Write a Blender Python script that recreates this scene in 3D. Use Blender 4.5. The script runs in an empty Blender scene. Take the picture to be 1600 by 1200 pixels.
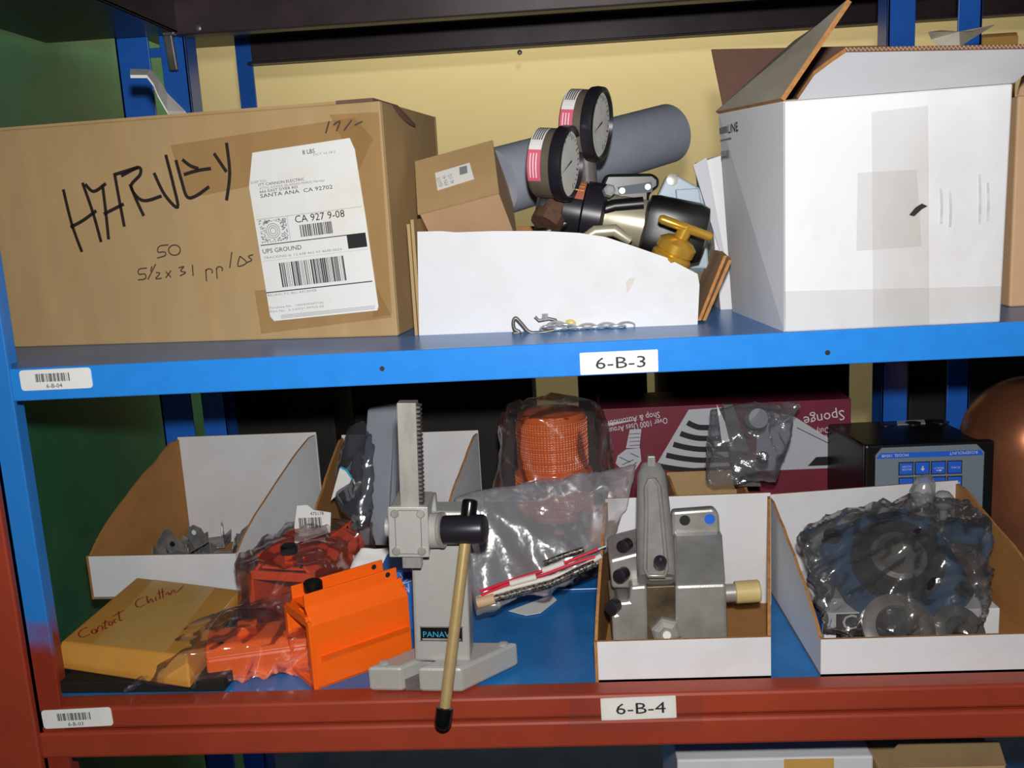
import bpy, bmesh, math, random
from mathutils import Vector, Matrix, noise
V = Vector
scn = bpy.context.scene
col = scn.collection
# ------------------------------------------------------------------ camera
FPX, PITCH, YAW, ROLL = 1500.0, 10.7, 3.5, -3.2
CAM = V((0.05, -0.82, 1.5))
ROT = (Matrix.Rotation(math.radians(YAW), 3, 'Z') @ Matrix.Rotation(math.radians(90 - PITCH), 3, 'X')
       @ Matrix.Rotation(math.radians(ROLL), 3, 'Z'))
cd = bpy.data.cameras.new('camera'); cam = bpy.data.objects.new('camera', cd); col.objects.link(cam)
cam.matrix_world = Matrix.Translation(CAM) @ ROT.to_4x4()
cd.sensor_fit = 'HORIZONTAL'; cd.sensor_width = 36; cd.lens = FPX / 1600 * 36; cd.clip_start = .01
scn.camera = cam
# ------------------------------------------------------------------ world, lights, exposure
w = bpy.data.worlds.new('world'); scn.world = w; w.use_nodes = True
w.node_tree.nodes['Background'].inputs[0].default_value = (.9, .95, 1, 1)
w.node_tree.nodes['Background'].inputs[1].default_value = .035
def area(name, loc, target, size, power, color=(1, 1, 1), size_y=None):
    l = bpy.data.lights.new(name, 'AREA'); l.energy = power; l.size = size; l.color = color
    if size_y: l.shape = 'RECTANGLE'; l.size_y = size_y
    else: l.shape = 'DISK'
    o = bpy.data.objects.new(name, l); col.objects.link(o); o.location = loc
    o.rotation_euler = (V(target) - V(loc)).to_track_quat('-Z', 'Y').to_euler()
    return o
area('camera_flash', CAM + V((.012, .0, .075)), (0.0, .4, 1.32), .03, 9.2, (1, .985, .96))
area('wall_fill_light', (.25, 1.12, 2.55), (.2, 1.4, 1.6), 1.6, 18, (1, .95, .84), .25)  # added fill light, out of view behind the rack, brightens the yellow wall
vs = scn.view_settings
vs.view_transform = 'Standard'; vs.look = 'None'; vs.exposure = 0; vs.gamma = 1; vs.use_curve_mapping = False

# ------------------------------------------------------------------ helpers
def ray(px, py): return ROT @ V(((px - 800) / FPX, -(py - 600) / FPX, -1))
def atY(px, py, Y): d = ray(px, py); return CAM + d * ((Y - CAM.y) / d.y)
def atZ(px, py, Z): d = ray(px, py); return CAM + d * ((Z - CAM.z) / d.z)
def hit(px, py, p, n): d = ray(px, py); return CAM + d * ((V(p) - CAM).dot(n) / d.dot(n))
def lin(c):
    return c / 12.92 if c <= .04045 else ((c + .055) / 1.055) ** 2.4
def rgb(h):
    h = h.lstrip('#'); return tuple(lin(int(h[i:i + 2], 16) / 255) for i in (0, 2, 4)) + (1,)
R_ = random.Random(5)

def mat(name, c, rough=.6, metal=0, var=.0, scale=30, bump=0, bscale=200, c2=None, stretch=(1, 1, 1), cov=.5, sharp=.1, spec=.5, aniso=None):
    """principled material; c2 is blended in by noise patches (coverage cov)"""
    m = bpy.data.materials.new(name); m.use_nodes = True
    nt = m.node_tree; b = nt.nodes['Principled BSDF']; L = nt.links.new
    c = rgb(c) if isinstance(c, str) else c
    b.inputs['Base Color'].default_value = c
    b.inputs['Roughness'].default_value = rough; b.inputs['Metallic'].default_value = metal
    b.inputs['Specular IOR Level'].default_value = spec
    tc = nt.nodes.new('ShaderNodeTexCoord'); mp = nt.nodes.new('ShaderNodeMapping'); mp.inputs['Scale'].default_value = stretch
    L(tc.outputs['Object'], mp.inputs[0])
    out = None
    if c2 is not None:
        c2 = rgb(c2) if isinstance(c2, str) else c2
        n = nt.nodes.new('ShaderNodeTexNoise'); n.inputs['Scale'].default_value = scale; n.inputs['Detail'].default_value = 5; n.inputs['Roughness'].default_value = .62
        L(mp.outputs[0], n.inputs['Vector'])
        mr = nt.nodes.new('ShaderNodeMapRange'); mr.inputs[1].default_value = 1 - cov - sharp; mr.inputs[2].default_value = 1 - cov + sharp
        L(n.outputs[0], mr.inputs[0])
        mx = nt.nodes.new('ShaderNodeMix'); mx.data_type = 'RGBA'; mx.inputs[6].default_value = c; mx.inputs[7].default_value = c2
        L(mr.outputs[0], mx.inputs[0]); out = mx.outputs[2]
    if var:
        n = nt.nodes.new('ShaderNodeTexNoise'); n.inputs['Scale'].default_value = scale * 2.3; n.inputs['Detail'].default_value = 4
        L(mp.outputs[0], n.inputs['Vector'])
        mr = nt.nodes.new('ShaderNodeMapRange'); mr.inputs[1].default_value = .3; mr.inputs[2].default_value = .7
        mr.inputs[3].default_value = 1 - var; mr.inputs[4].default_value = 1 + var
        L(n.outputs[0], mr.inputs[0])
        hs = nt.nodes.new('ShaderNodeHueSaturation')
        if out: L(out, hs.inputs['Color'])
        else: hs.inputs['Color'].default_value = c
        L(mr.outputs[0], hs.inputs['Value']); out = hs.outputs[0]
    if out: L(out, b.inputs['Base Color'])
    if bump:
        n = nt.nodes.new('ShaderNodeTexNoise'); n.inputs['Scale'].default_value = bscale; n.inputs['Detail'].default_value = 3
        L(mp.outputs[0], n.inputs['Vector'])
        bp = nt.nodes.new('ShaderNodeBump'); bp.inputs['Strength'].default_value = bump; bp.inputs['Distance'].default_value = .002
        L(n.outputs[0], bp.inputs['Height']); L(bp.outputs[0], b.inputs['Normal'])
    return m

def film(name, tint, haze=.08, gloss=.25, rough=.12, bump=.5, bscale=60, hazec=(.8, .8, .8, 1)):
    """thin plastic film: see-through, a little milky, with crinkled gloss"""
    m = bpy.data.materials.new(name); m.use_nodes = True
    nt = m.node_tree; nt.nodes.clear(); N = nt.nodes.new; L = nt.links.new
    out = N('ShaderNodeOutputMaterial'); tr = N('ShaderNodeBsdfTransparent'); tr.inputs[0].default_value = tint
    gl = N('ShaderNodeBsdfGlossy'); gl.inputs['Roughness'].default_value = rough; gl.inputs[0].default_value = (1, 1, 1, 1)
    df = N('ShaderNodeBsdfDiffuse'); df.inputs[0].default_value = hazec
    tc = N('ShaderNodeTexCoord'); n = N('ShaderNodeTexNoise'); n.inputs['Scale'].default_value = bscale; n.inputs['Detail'].default_value = 3
    L(tc.outputs['Object'], n.inputs['Vector'])
    bp = N('ShaderNodeBump'); bp.inputs['Strength'].default_value = bump; bp.inputs['Distance'].default_value = .004
    L(n.outputs[0], bp.inputs['Height']); L(bp.outputs[0], gl.inputs['Normal'])
    fr = N('ShaderNodeFresnel'); fr.inputs[0].default_value = 1.35
    ad = N('ShaderNodeMath'); ad.operation = 'MULTIPLY_ADD'; ad.inputs[1].default_value = .7; ad.inputs[2].default_value = gloss * .12
    L(fr.outputs[0], ad.inputs[0])
    m1 = N('ShaderNodeMixShader'); m1.inputs[0].default_value = haze; L(tr.outputs[0], m1.inputs[1]); L(df.outputs[0], m1.inputs[2])
    m2 = N('ShaderNodeMixShader'); L(ad.outputs[0], m2.inputs[0]); L(m1.outputs[0], m2.inputs[1]); L(gl.outputs[0], m2.inputs[2])
    L(m2.outputs[0], out.inputs[0])
    return m

M = {}
M['blue'] = mat('blue_paint', '#2e8be0', .28, var=.07, scale=9, c2='#2779c8', cov=.4, sharp=.2)
M['bluechip'] = mat('blue_paint_chipped', '#2a8ae6', .25, scale=26, c2='#6f7a80', cov=.24, sharp=.02, var=.05)
M['bluedk'] = mat('blue_paint_upright', '#2566c8', .3, var=.1, scale=12)
M['bluedeck'] = mat('blue_deck_paint', '#2a82c8', .3, scale=14, c2='#2069ae', cov=.5, sharp=.2, var=.06)
M['red'] = mat('red_oxide_paint', '#a8442b', .42, scale=7, c2='#923523', cov=.45, sharp=.25, var=.06)
M['green'] = mat('green_paint', '#387a55', .45, scale=5, c2='#245c40', cov=.5, sharp=.2)
M['wall'] = mat('yellow_wall', '#f3dda0', .7, scale=3, c2='#eed594', cov=.4, sharp=.3, bump=.05)
M['concrete'] = mat('concrete', '#77736c', .8, var=.15, scale=6)
M['darksteel'] = mat('dark_brown_steel', '#4a3c40', .35, .2, scale=10, c2='#2b2326', cov=.5, sharp=.2)
M['kraft'] = mat('kraft_cardboard', '#b99a6d', .75, var=.06, scale=16, stretch=(1, 1, .25), c2='#b08f60', cov=.4, sharp=.2)
M['kraftdk'] = mat('kraft_inside', '#a8763f', .8, var=.08, scale=18)
M['kraftedge'] = mat('cut_cardboard_edge', '#b07a45', .85, var=.2, scale=90)
M['kraftpale'] = mat('pale_kraft', '#cfa982', .75, var=.04, scale=20)
M['kraftbrown'] = mat('brown_kraft_inner', '#6f5145', .85, var=.06, scale=20)
M['white'] = mat('white_carton', '#e3e3e6', .6, scale=11, c2='#d5d3d0', cov=.36, sharp=.15, var=.015)
M['whitebig'] = mat('white_carton_scuffed', '#e4e4e9', .55, scale=7, c2='#cfccc6', cov=.33, sharp=.16, var=.015, stretch=(1, 1, .5))
M['smudge'] = mat('grey_smudge', '#bcbab9', .6, scale=60, c2='#d8d8da', cov=.5, sharp=.15)
M['grease'] = mat('grease_stain', '#cdbfae', .6, scale=60, c2='#ddd8d2', cov=.5, sharp=.2)
M['dirtycard'] = mat('dirty_white_card', '#c4bcab', .7, scale=14, c2='#94897a', cov=.4, sharp=.2, stretch=(1, .4, 1))
M['paper'] = mat('label_paper', '#eeedea', .5, scale=20, c2='#e6e0d0', cov=.3, sharp=.2)
M['ink'] = mat('black_ink', '#1b191c', .6)
M['greyink'] = mat('grey_ink', '#8a8a90', .6)
M['marker'] = mat('black_marker', '#2a211c', .5)
M['pen'] = mat('thin_pen', '#4b3d33', .6)
M['redpen'] = mat('red_marker', '#a8352a', .5)
M['pink'] = mat('pink_label', '#e2647f', .5)
M['redlabel'] = mat('red_label', '#b0654e', .5)
M['whiteink'] = mat('white_ink', '#dcd8dc', .6)
M['blueink'] = mat('blue_ink', '#2f62c8', .5)
M['cyanink'] = mat('cyan_ink', '#35a5cf', .5)
M['manila'] = mat('manila_envelope', '#d69a44', .55, scale=9, c2='#cb8e3c', cov=.45, sharp=.2)
M['tapetan'] = mat('tan_tape', '#dcae62', .25, scale=20, c2='#d3a355', cov=.4, sharp=.2)
M['tapeclear'] = film('clear_parcel_tape', (.93, .86, .72, 1), .06, .5, .18, .35, 40, (.8, .7, .5, 1))
M['tapewhite'] = film('clear_tape', (.975, .97, .955, 1), .015, .5, .15, .35, 40)
M['bag'] = film('clear_bag', (.95, .95, .96, 1), .028, .9, .16, .3, 45)
M['bagcast'] = film('hazy_bag', (.80, .79, .78, 1), .06, 1.2, .17, .55, 60, (.72, .7, .66, 1))
M['bagmilky'] = film('milky_bag', (.86, .85, .86, 1), .16, .5, .25, .6, 40, (.75, .73, .74, 1))
M['baggrey'] = film('grey_bag', (.82, .82, .84, 1), .08, .5, .15, .6, 60, (.7, .7, .72, 1))
M['orange'] = mat('orange_paint', '#ff6a12', .38, var=.03, scale=40, bump=.06, bscale=900)
M['orangedk'] = mat('red_orange_paint', '#ee4d16', .38, var=.04, scale=40)
M['blackpl'] = mat('black_plastic', '#121212', .35)
M['blacksat'] = mat('black_satin_metal', '#2a272e', .32, .3)
M['blackrub'] = mat('black_cap', '#0b0b0b', .22)
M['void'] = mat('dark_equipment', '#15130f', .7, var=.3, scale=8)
M['pressgrey'] = mat('grey_hammer_paint', '#b4b3ae', .38, .15, bump=.12, bscale=700, var=.03, scale=60)
M['steel'] = mat('bright_steel', '#bdb9b2', .34, .35, scale=40, c2='#85807a', cov=.4, sharp=.2, stretch=(1, 1, .3))
M['steeldk'] = mat('dark_steel', '#827e7c', .38, .4, scale=40, c2='#56524f', cov=.45, sharp=.2)
M['zinc'] = mat('zinc_plate', '#c9ccd0', .28, .5)
M['galv'] = mat('bracket_steel', '#a3a3a4', .35, .4, scale=60, c2='#6d6a68', cov=.4, sharp=.2)
M['cast'] = mat('cast_aluminium', '#b7b4ae', .36, .4, scale=18, c2='#7d7975', cov=.42, sharp=.25, bump=.06, bscale=500)
M['castdk'] = mat('stained_aluminium', '#75644e', .45, .3, scale=30, c2='#3e3428', cov=.5, sharp=.2)
M['brass'] = mat('brass', '#d2a23c', .27, .5, var=.06, scale=40)
M['brassbar'] = mat('brass_rod', '#cdb27c', .28, .45, var=.06, scale=50)
M['barrel'] = mat('cream_metal_barrel', '#c9c2a8', .35, .5, scale=45, c2='#6e6754', cov=.26, sharp=.06)
M['gauge'] = mat('gauge_case', '#8a7d6e', .28, .5, var=.1, scale=30)
M['dial'] = mat('gauge_dial', '#e6e6e0', .4, scale=60, c2='#d2d2cc', cov=.4)
M['tube'] = mat('grey_board_tube', '#a2a8b6', .6, var=.04, scale=30)
M['foam'] = mat('brown_foam', '#54423b', .9, var=.2, scale=160)
M['bluegrey'] = mat('blue_grey_enamel', '#a9bac8', .35)
M['plateblue'] = mat('dark_blue_plate', '#2b3a4c', .5)
M['maroon'] = mat('maroon_print', '#7c2438', .5, var=.05, scale=12)
M['palecard'] = mat('pale_card_print', '#c3c4cc', .55)
M['greyface'] = mat('grey_faceplate', '#7f8a93', .45)
M['keyblue'] = mat('blue_key', '#2d6be0', .35)
M['copper'] = mat('copper', '#bd7850', .3, .7, scale=9, c2='#8f5a40', cov=.45, sharp=.2)
M['flangeblue'] = mat('blue_casting', '#284d72', .45, var=.12, scale=30)
M['rust'] = mat('rusty_fitting', '#5a3f33', .7, var=.25, scale=60)
M['knob'] = mat('ivory_plastic', '#d8c489', .4, scale=30, c2='#c2a868', cov=.4, sharp=.2)
M['greysheet'] = mat('grey_plastic_sheet', '#8b919b', .4, var=.06, scale=14)
M['clearblk'] = film('smoky_film', (.5, .52, .55, 1), .06, .8, .1, .4, 30, (.5, .5, .55, 1))
M['bluebox'] = mat('blue_carton', '#2f6fc4', .45)
M['redwire'] = mat('red_wire', '#d3283f', .35)
M['whitewire'] = mat('white_sleeve', '#ddd6cd', .5)
M['braid'] = mat('metal_braid', '#a9a49a', .3, .8, scale=400, c2='#4b463f', cov=.5, sharp=.05)
M['tan'] = mat('tan_sleeve', '#cbaa86', .6)
M['yellowbead'] = mat('yellow_resin', '#d8bf7a', .4)
def amber():
    m = bpy.data.materials.new('amber_lens'); m.use_nodes = True
    nt = m.node_tree; b = nt.nodes['Principled BSDF']
    b.inputs['Base Color'].default_value = rgb('#e56400'); b.inputs['Roughness'].default_value = .18
    b.inputs['Transmission Weight'].default_value = .12; b.inputs['IOR'].default_value = 1.4
    tc = nt.nodes.new('ShaderNodeTexCoord'); wv = nt.nodes.new('ShaderNodeTexWave'); wv.bands_direction = 'Z'
    wv.inputs['Scale'].default_value = 110; nt.links.new(tc.outputs['Object'], wv.inputs['Vector'])
    bp = nt.nodes.new('ShaderNodeBump'); bp.inputs['Strength'].default_value = .5; bp.inputs['Distance'].default_value = .001
    nt.links.new(wv.outputs[1], bp.inputs['Height']); nt.links.new(bp.outputs[0], b.inputs['Normal'])
    return m
M['amber'] = amber()

ORG = {}
def tag(o, label, cat, group=None, kind=None):
    if label: o['label'] = label
    if cat: o['category'] = cat
    if group: o['group'] = group
    if kind: o['kind'] = kind
    return o
def thing(name, label, cat, loc, group=None):
    o = bpy.data.objects.new(name, None); col.objects.link(o); o.location = loc; o.empty_display_size = .02
    ORG[o] = V(loc); tag(o, label, cat, group); return o

class MB:
    def __init__(s): s.v = []; s.f = []; s.m = []
    def add(s, vs_, fs, m=0):
        b = len(s.v); s.v += [V(p) for p in vs_]
        for k, f in enumerate(fs): s.f.append([b + i for i in f]); s.m.append(m[k] if isinstance(m, (list, tuple)) else m)
        return s
    def hexa(s, o, a, b, c, m=0):
        o, a, b, c = V(o), V(a), V(b), V(c)
        p = [o, o + a, o + a + b, o + b, o + c, o + a + c, o + a + b + c, o + b + c]
        fs = [(0, 3, 2, 1), (4, 5, 6, 7), (0, 1, 5, 4), (1, 2, 6, 5), (2, 3, 7, 6), (3, 0, 4, 7)]
        if a.cross(b).dot(c) < 0: fs = [f[::-1] for f in fs]
        return s.add(p, fs, m)
    def box(s, x0, x1, y0, y1, z0, z1, m=0): return s.hexa((x0, y0, z0), (x1 - x0, 0, 0), (0, y1 - y0, 0), (0, 0, z1 - z0), m)
    def cbox(s, c, u, v, w_, m=0): c, u, v, w_ = V(c), V(u), V(v), V(w_); return s.hexa(c - (u + v + w_) / 2, u, v, w_, m)
    def prism(s, pts, ext, mf=0, mb=None, ms=None):
        n = len(pts); ext = V(ext); pts = [V(p) for p in pts]
        mb = mf if mb is None else mb; ms = mf if ms is None else ms
        nrm = V((0, 0, 0))
        for i in range(n): nrm += pts[i].cross(pts[(i + 1) % n])
        flip = nrm.dot(ext) > 0
        fs = [list(range(n)), list(range(2 * n - 1, n - 1, -1))] + [(i, i + n, (i + 1) % n + n, (i + 1) % n) for i in range(n)]
        if flip: fs = [tuple(f)[::-1] for f in fs]
        return s.add(pts + [p + ext for p in pts], fs, [mf, mb] + [ms] * n)
    def tube(s, path, r, seg=8, m=0, closed=False):
        path = [V(p) for p in path]; n = len(path); rr = r if isinstance(r, (list, tuple)) else [r] * n
        base = len(s.v); prev = None
        for i, p in enumerate(path):
            a = path[(i - 1) % n] if (i or closed) else p; b = path[(i + 1) % n] if (i < n - 1 or closed) else p
            t = (b - a).normalized()
            if prev is None: u = t.orthogonal().normalized()
            else: u = (prev - t * prev.dot(t)); u = u.normalized() if u.length > 1e-6 else t.orthogonal().normalized()
            prev = u; v = t.cross(u)
            for k in range(seg):
                an = 2 * math.pi * k / seg; s.v.append(p + (u * math.cos(an) + v * math.sin(an)) * rr[i])
        for i in range(n if closed else n - 1):
            j = (i + 1) % n
            for k in range(seg):
                k2 = (k + 1) % seg; s.f.append([base + i * seg + k, base + i * seg + k2, base + j * seg + k2, base + j * seg + k]); s.m.append(m)
        if not closed:
            s.f.append([base + k for k in range(seg)][::-1]); s.m.append(m)
            s.f.append([base + (n - 1) * seg + k for k in range(seg)]); s.m.append(m)
        return s
    def lathe(s, prof, o, axis, seg=32, m=0, ref=None, sq=None):
        """prof: list of (radius, height[, material]); sq = exponent for a rounded-square section"""
        o = V(o); t = V(axis).normalized(); u = (V(ref) - t * V(ref).dot(t)).normalized() if ref is not None else t.orthogonal().normalized(); v = t.cross(u)
        base = len(s.v); n = len(prof)
        for pr in prof:
            for k in range(seg):
                an = 2 * math.pi * k / seg; c, sn = math.cos(an), math.sin(an)
                q = 1
                if sq: q = 1 / ((abs(c) ** sq + abs(sn) ** sq) ** (1 / sq))
                s.v.append(o + t * pr[1] + (u * c + v * sn) * max(pr[0], 1e-5) * q)
        for i in range(n - 1):
            mm = prof[i + 1][2] if len(prof[i + 1]) > 2 else m
            for k in range(seg):
                k2 = (k + 1) % seg; s.f.append([base + i * seg + k, base + i * seg + k2, base + (i + 1) * seg + k2, base + (i + 1) * seg + k]); s.m.append(mm)
        s.f.append([base + k for k in range(seg)][::-1]); s.m.append(prof[0][2] if len(prof[0]) > 2 else m)
        s.f.append([base + (n - 1) * seg + k for k in range(seg)]); s.m.append(prof[-1][2] if len(prof[-1]) > 2 else m)
        return s
    def build(s, name, mats, parent=None, smooth=None, bevel=0, label=None, loc=None, kind=None):
        org = ORG[parent] if parent is not None else V(loc if loc is not None else (0, 0, 0))
        me = bpy.data.meshes.new(name); me.from_pydata([p - org for p in s.v], [], s.f)
        for mt in (mats if isinstance(mats, (list, tuple)) else [mats]): me.materials.append(M[mt] if isinstance(mt, str) else mt)
        for p, mi in zip(me.polygons, s.m): p.material_index = mi
        if smooth: me.polygons.foreach_set('use_smooth', [True] * len(me.polygons)); me.set_sharp_from_angle(angle=math.radians(smooth))
        me.update()
        o = bpy.data.objects.new(name, me); col.objects.link(o)
        if parent is not None: o.parent = parent
        else: o.location = org
        ORG[o] = org
        if bevel:
            b = o.modifiers.new('bevel', 'BEVEL'); b.width = bevel; b.segments = 2; b.limit_method = 'ANGLE'; b.angle_limit = math.radians(35)
        if label: o['label'] = label
        if kind: o['kind'] = kind
        return o

def cr(q, n=5):
    if len(q) < 3: return q
    out = []
    for i in range(len(q) - 1):
        p0, p1, p2, p3 = q[max(i - 1, 0)], q[i], q[i + 1], q[min(i + 2, len(q) - 1)]
        for k in range(n):
            t = k / n; out.append(.5 * (2 * p1 + (p2 - p0) * t + (2 * p0 - 5 * p1 + 4 * p2 - p3) * t * t + (3 * p1 - p0 - 3 * p2 + p3) * t ** 3))
    return out + [q[-1]]

class Print:
    """flat print on a plane: o = lower left corner, ux/uy unit axes, n outward normal"""
    def __init__(s, o, ux, uy, off=.0004):
        s.o, s.ux, s.uy = V(o), V(ux).normalized(), V(uy).normalized(); s.n = s.ux.cross(s.uy).normalized(); s.off = off; s.mb = MB()
    def p(s, x, y, k=1): return s.o + s.ux * x + s.uy * y + s.n * s.off * k
    def loc(s, px, py):
        q = hit(px, py, s.o, s.n) - s.o; return q.dot(s.ux), q.dot(s.uy)
    def poly(s, pts, m=0, k=1): s.mb.add([s.p(x, y, k) for x, y in pts], [range(len(pts))], m); return s
    def rect(s, x0, y0, x1, y1, m=0, k=1): return s.poly([(x0, y0), (x1, y0), (x1, y1), (x0, y1)], m, k)
    def pxpoly(s, pts, m=0, k=1): return s.poly([s.loc(*q) for q in pts], m, k)
    def text(s, t, x, y, h, m=0, width=None, rot=0, k=1.3, shear=0):
        c = bpy.data.curves.new('t', 'FONT'); c.body = t; c.size = 1; c.resolution_u = 2; c.shear = shear
        o = bpy.data.objects.new('t', c); me = bpy.data.meshes.new_from_object(o)
        xs = [v.co.x for v in me.vertices] or [0]; ys = [v.co.y for v in me.vertices] or [0]
        x0, x1, y0, y1 = min(xs), max(xs), min(ys), max(ys)
        sc = h / .7; sx = (width / max(x1 - x0, 1e-6)) if width else sc
        ca, sa = math.cos(rot), math.sin(rot)
        vv = []
        for v in me.vertices:
            a, b = (v.co.x - x0) * sx, v.co.y * sc
            vv.append(s.p(x + a * ca - b * sa, y + a * sa + b * ca, k))
        s.mb.add(vv, [list(p.vertices) for p in me.polygons], m)
        bpy.data.objects.remove(o); bpy.data.curves.remove(c); bpy.data.meshes.remove(me); return s
    def stroke(s, pts, wd, m=0, k=1.2, px=True):
        q = [s.loc(*a) for a in pts] if px else pts
        q = cr([V((a[0], a[1])) for a in q]); L, Rr = [], []
        for i, a in enumerate(q):
            d = (q[min(i + 1, len(q) - 1)] - q[max(i - 1, 0)]);
            if d.length < 1e-9: d = V((1, 0))
            d.normalize(); nn = V((-d.y, d.x)) * wd / 2
            L.append(a + nn); Rr.append(a - nn)
        n = len(q); vs_ = [s.p(a.x, a.y, k) for a in L] + [s.p(a.x, a.y, k) for a in Rr]
        s.mb.add(vs_, [(n + i, n + i + 1, i + 1, i) for i in range(n - 1)], m); return s
    def barcode(s, x0, y0, x1, y1, n=34, m=0, seed=1):
        r = random.Random(seed); ws = [r.choice((1, 1, 2, 3)) for _ in range(2 * n)]; t = sum(ws); x = x0
        for i, a in enumerate(ws):
            d = a / t * (x1 - x0)
            if i % 2 == 0: s.rect(x, y0, x + d, y1, m)
            x += d
        return s
    def build(s, name, mats, parent, label=None): return s.mb.build(name, mats, parent, label=label)

def arc(cx, cy, rx, ry, a0, a1, n=10): return [(cx + rx * math.cos(math.radians(a0 + (a1 - a0) * i / n)), cy + ry * math.sin(math.radians(a0 + (a1 - a0) * i / n))) for i in range(n + 1)]

def film_blob(name, pts, parent=None, matn='bag', vox=.004, amp=.006, freq=28, seed=0, label=None, cat=None, group=None, loc=None, smooth=2):
    """crumpled plastic bag: hull around points, remeshed and creased"""
    bm = bmesh.new()
    for p in pts: bm.verts.new(p)
    r = bmesh.ops.convex_hull(bm, input=bm.verts); bmesh.ops.delete(bm, geom=list({g for g in r['geom_interior'] + r['geom_unused'] if isinstance(g, bmesh.types.BMVert)}), context='VERTS')
    me = bpy.data.meshes.new('hull'); bm.to_mesh(me); bm.free()
    t = bpy.data.objects.new('hull', me); col.objects.link(t)
    md = t.modifiers.new('r', 'REMESH'); md.mode = 'VOXEL'; md.voxel_size = vox
    dg = bpy.context.evaluated_depsgraph_get(); m2 = bpy.data.meshes.new_from_object(t.evaluated_get(dg))
    bpy.data.objects.remove(t); bpy.data.meshes.remove(me)
    bm = bmesh.new(); bm.from_mesh(m2); bpy.data.meshes.remove(m2)
    for _ in range(smooth): bmesh.ops.smooth_vert(bm, verts=bm.verts, factor=.5, use_axis_x=True, use_axis_y=True, use_axis_z=True)
    bm.normal_update()
    rs = random.Random(seed); fold = V((rs.uniform(.4, 1), rs.uniform(-.6, .6), rs.uniform(.3, 1) * rs.choice((-1, 1)))).normalized()
    sd = V((seed * 3.1, seed * 1.7, seed * 5.3))
    for v in bm.verts:
        q = v.co * freq + sd; q = q - fold * (q.dot(fold) * .68)
        wv = noise.noise_vector(q * .6) * .7
        a = 1 - abs(noise.noise(q + wv)) * 2.2; b = 1 - abs(noise.noise(q * 2.3 + wv * 2)) * 2.2
        v.co += v.normal * amp * (a * .75 + b * .3 - .85)
    mb = MB(); bm.verts.index_update()
    mb.v = [v.co.copy() for v in bm.verts]; mb.f = [[v.index for v in f.verts] for f in bm.faces]; mb.m = [0] * len(mb.f)
    bm.free()
    o = mb.build(name, matn, parent, smooth=50, loc=loc if loc is not None else (sum((V(p) for p in pts), V((0, 0, 0))) / len(pts)))
    if cat: tag(o, label, cat, group)
    return o

ZB, ZL = 1.378, 1.046
# ================================================================== the setting
def struct(name, mb, m, bevel=0):
    o = mb.build(name, m, bevel=bevel); o['kind'] = 'structure'; return o
struct('floor', MB().box(-3, 3, -3, 1.4, -.05, 0), 'concrete')
struct('wall_back', MB().box(-3, 3, 1.4, 1.5, 0, 3.2), 'wall')
struct('wall_left', MB().box(-.70, -.66, -.12, .98, .2, 2.3), 'green')

# ================================================================== the rack
rack = thing('shelving_rack', 'blue and red painted steel shelving rack holding all the boxes', 'rack', (0, .4, 0))
def rp(name, mb, m, bevel=.0015, **k): return mb.build(name, m, rack, bevel=bevel, **k)
# front left upright: red front face, blue inner flange that turns red near the lower beam
def upright_mat():
    m = mat('upright_two_tone', '#2a84dc', .3); nt = m.node_tree; b = nt.nodes['Principled BSDF']
    tc = nt.nodes.new('ShaderNodeTexCoord'); sx = nt.nodes.new('ShaderNodeSeparateXYZ'); nt.links.new(tc.outputs['Object'], sx.inputs[0])
    n = nt.nodes.new('ShaderNodeTexNoise'); n.inputs['Scale'].default_value = 40; nt.links.new(tc.outputs['Object'], n.inputs['Vector'])
    ad = nt.nodes.new('ShaderNodeMath'); ad.operation = 'MULTIPLY_ADD'; ad.inputs[1].default_value = .06; nt.links.new(n.outputs[0], ad.inputs[0]); nt.links.new(sx.outputs[2], ad.inputs[2])
    mr = nt.nodes.new('ShaderNodeMapRange'); mr.inputs[1].default_value = 1.135; mr.inputs[2].default_value = 1.175; nt.links.new(ad.outputs[0], mr.inputs[0])
    mx = nt.nodes.new('ShaderNodeMix'); mx.data_type = 'RGBA'; mx.inputs[6].default_value = rgb('#8e3323'); mx.inputs[7].default_value = rgb('#2a7fd2')
    nt.links.new(mr.outputs[0], mx.inputs[0]); nt.links.new(mx.outputs[2], b.inputs['Base Color']); return m
M['twotone'] = upright_mat()
rp('front_post', MB().box(-.56, -.474, -.006, .05, 0, 2.2), 'red')
rp('post_flange', MB().box(-.474, -.449, .0, .006, .9, 2.2).box(-.474, -.469, .0, .05, .9, 2.2), 'twotone', .001)
def upright(x0, x1, x2, x3, y):
    for a, b in ((x0, x1), (x2, x3)):
        rp('post', MB().box(a, b, y, y + .004, 0, 2.2).box(a if a == x0 else b - .004, a + .004 if a == x0 else b, y, y + .04, 0, 2.2), 'bluedk', .001)
    for z in ((1.30, 1.716) if x0 < 0 else (1.30,)): rp('tie_plate', MB().box(x0 + .002, x3 - .002, y + .005, y + .009, z, z + .012), 'bluedk', .001)
upright(-.533, -.488, -.473, -.438, .49)
upright(.474, .509, .562, .592, .49)
rp('post', MB().box(-.475, -.448, .81, .815, 0, 2.2), 'bluedk', .001)
# blue shelf: deck and front lip
rp('shelf_deck', MB().box(-.56, 1.1, .004, .84, ZB - .004, ZB), 'bluedeck', .001)
rp('shelf_lip', MB().box(-.449, 1.1, 0, .004, 1.349, ZB + .0005).box(-.449, 1.1, .004, .03, 1.349, 1.352), 'bluechip', .0012)
for px, py in ((597, 576), (1293, 551)):
    c = atY(px, py, -.0002); rp('bolt_hole', MB().lathe([(.0022, 0), (.0022, .0006)], c, (0, -1, 0), 12), 'ink', 0)
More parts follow.
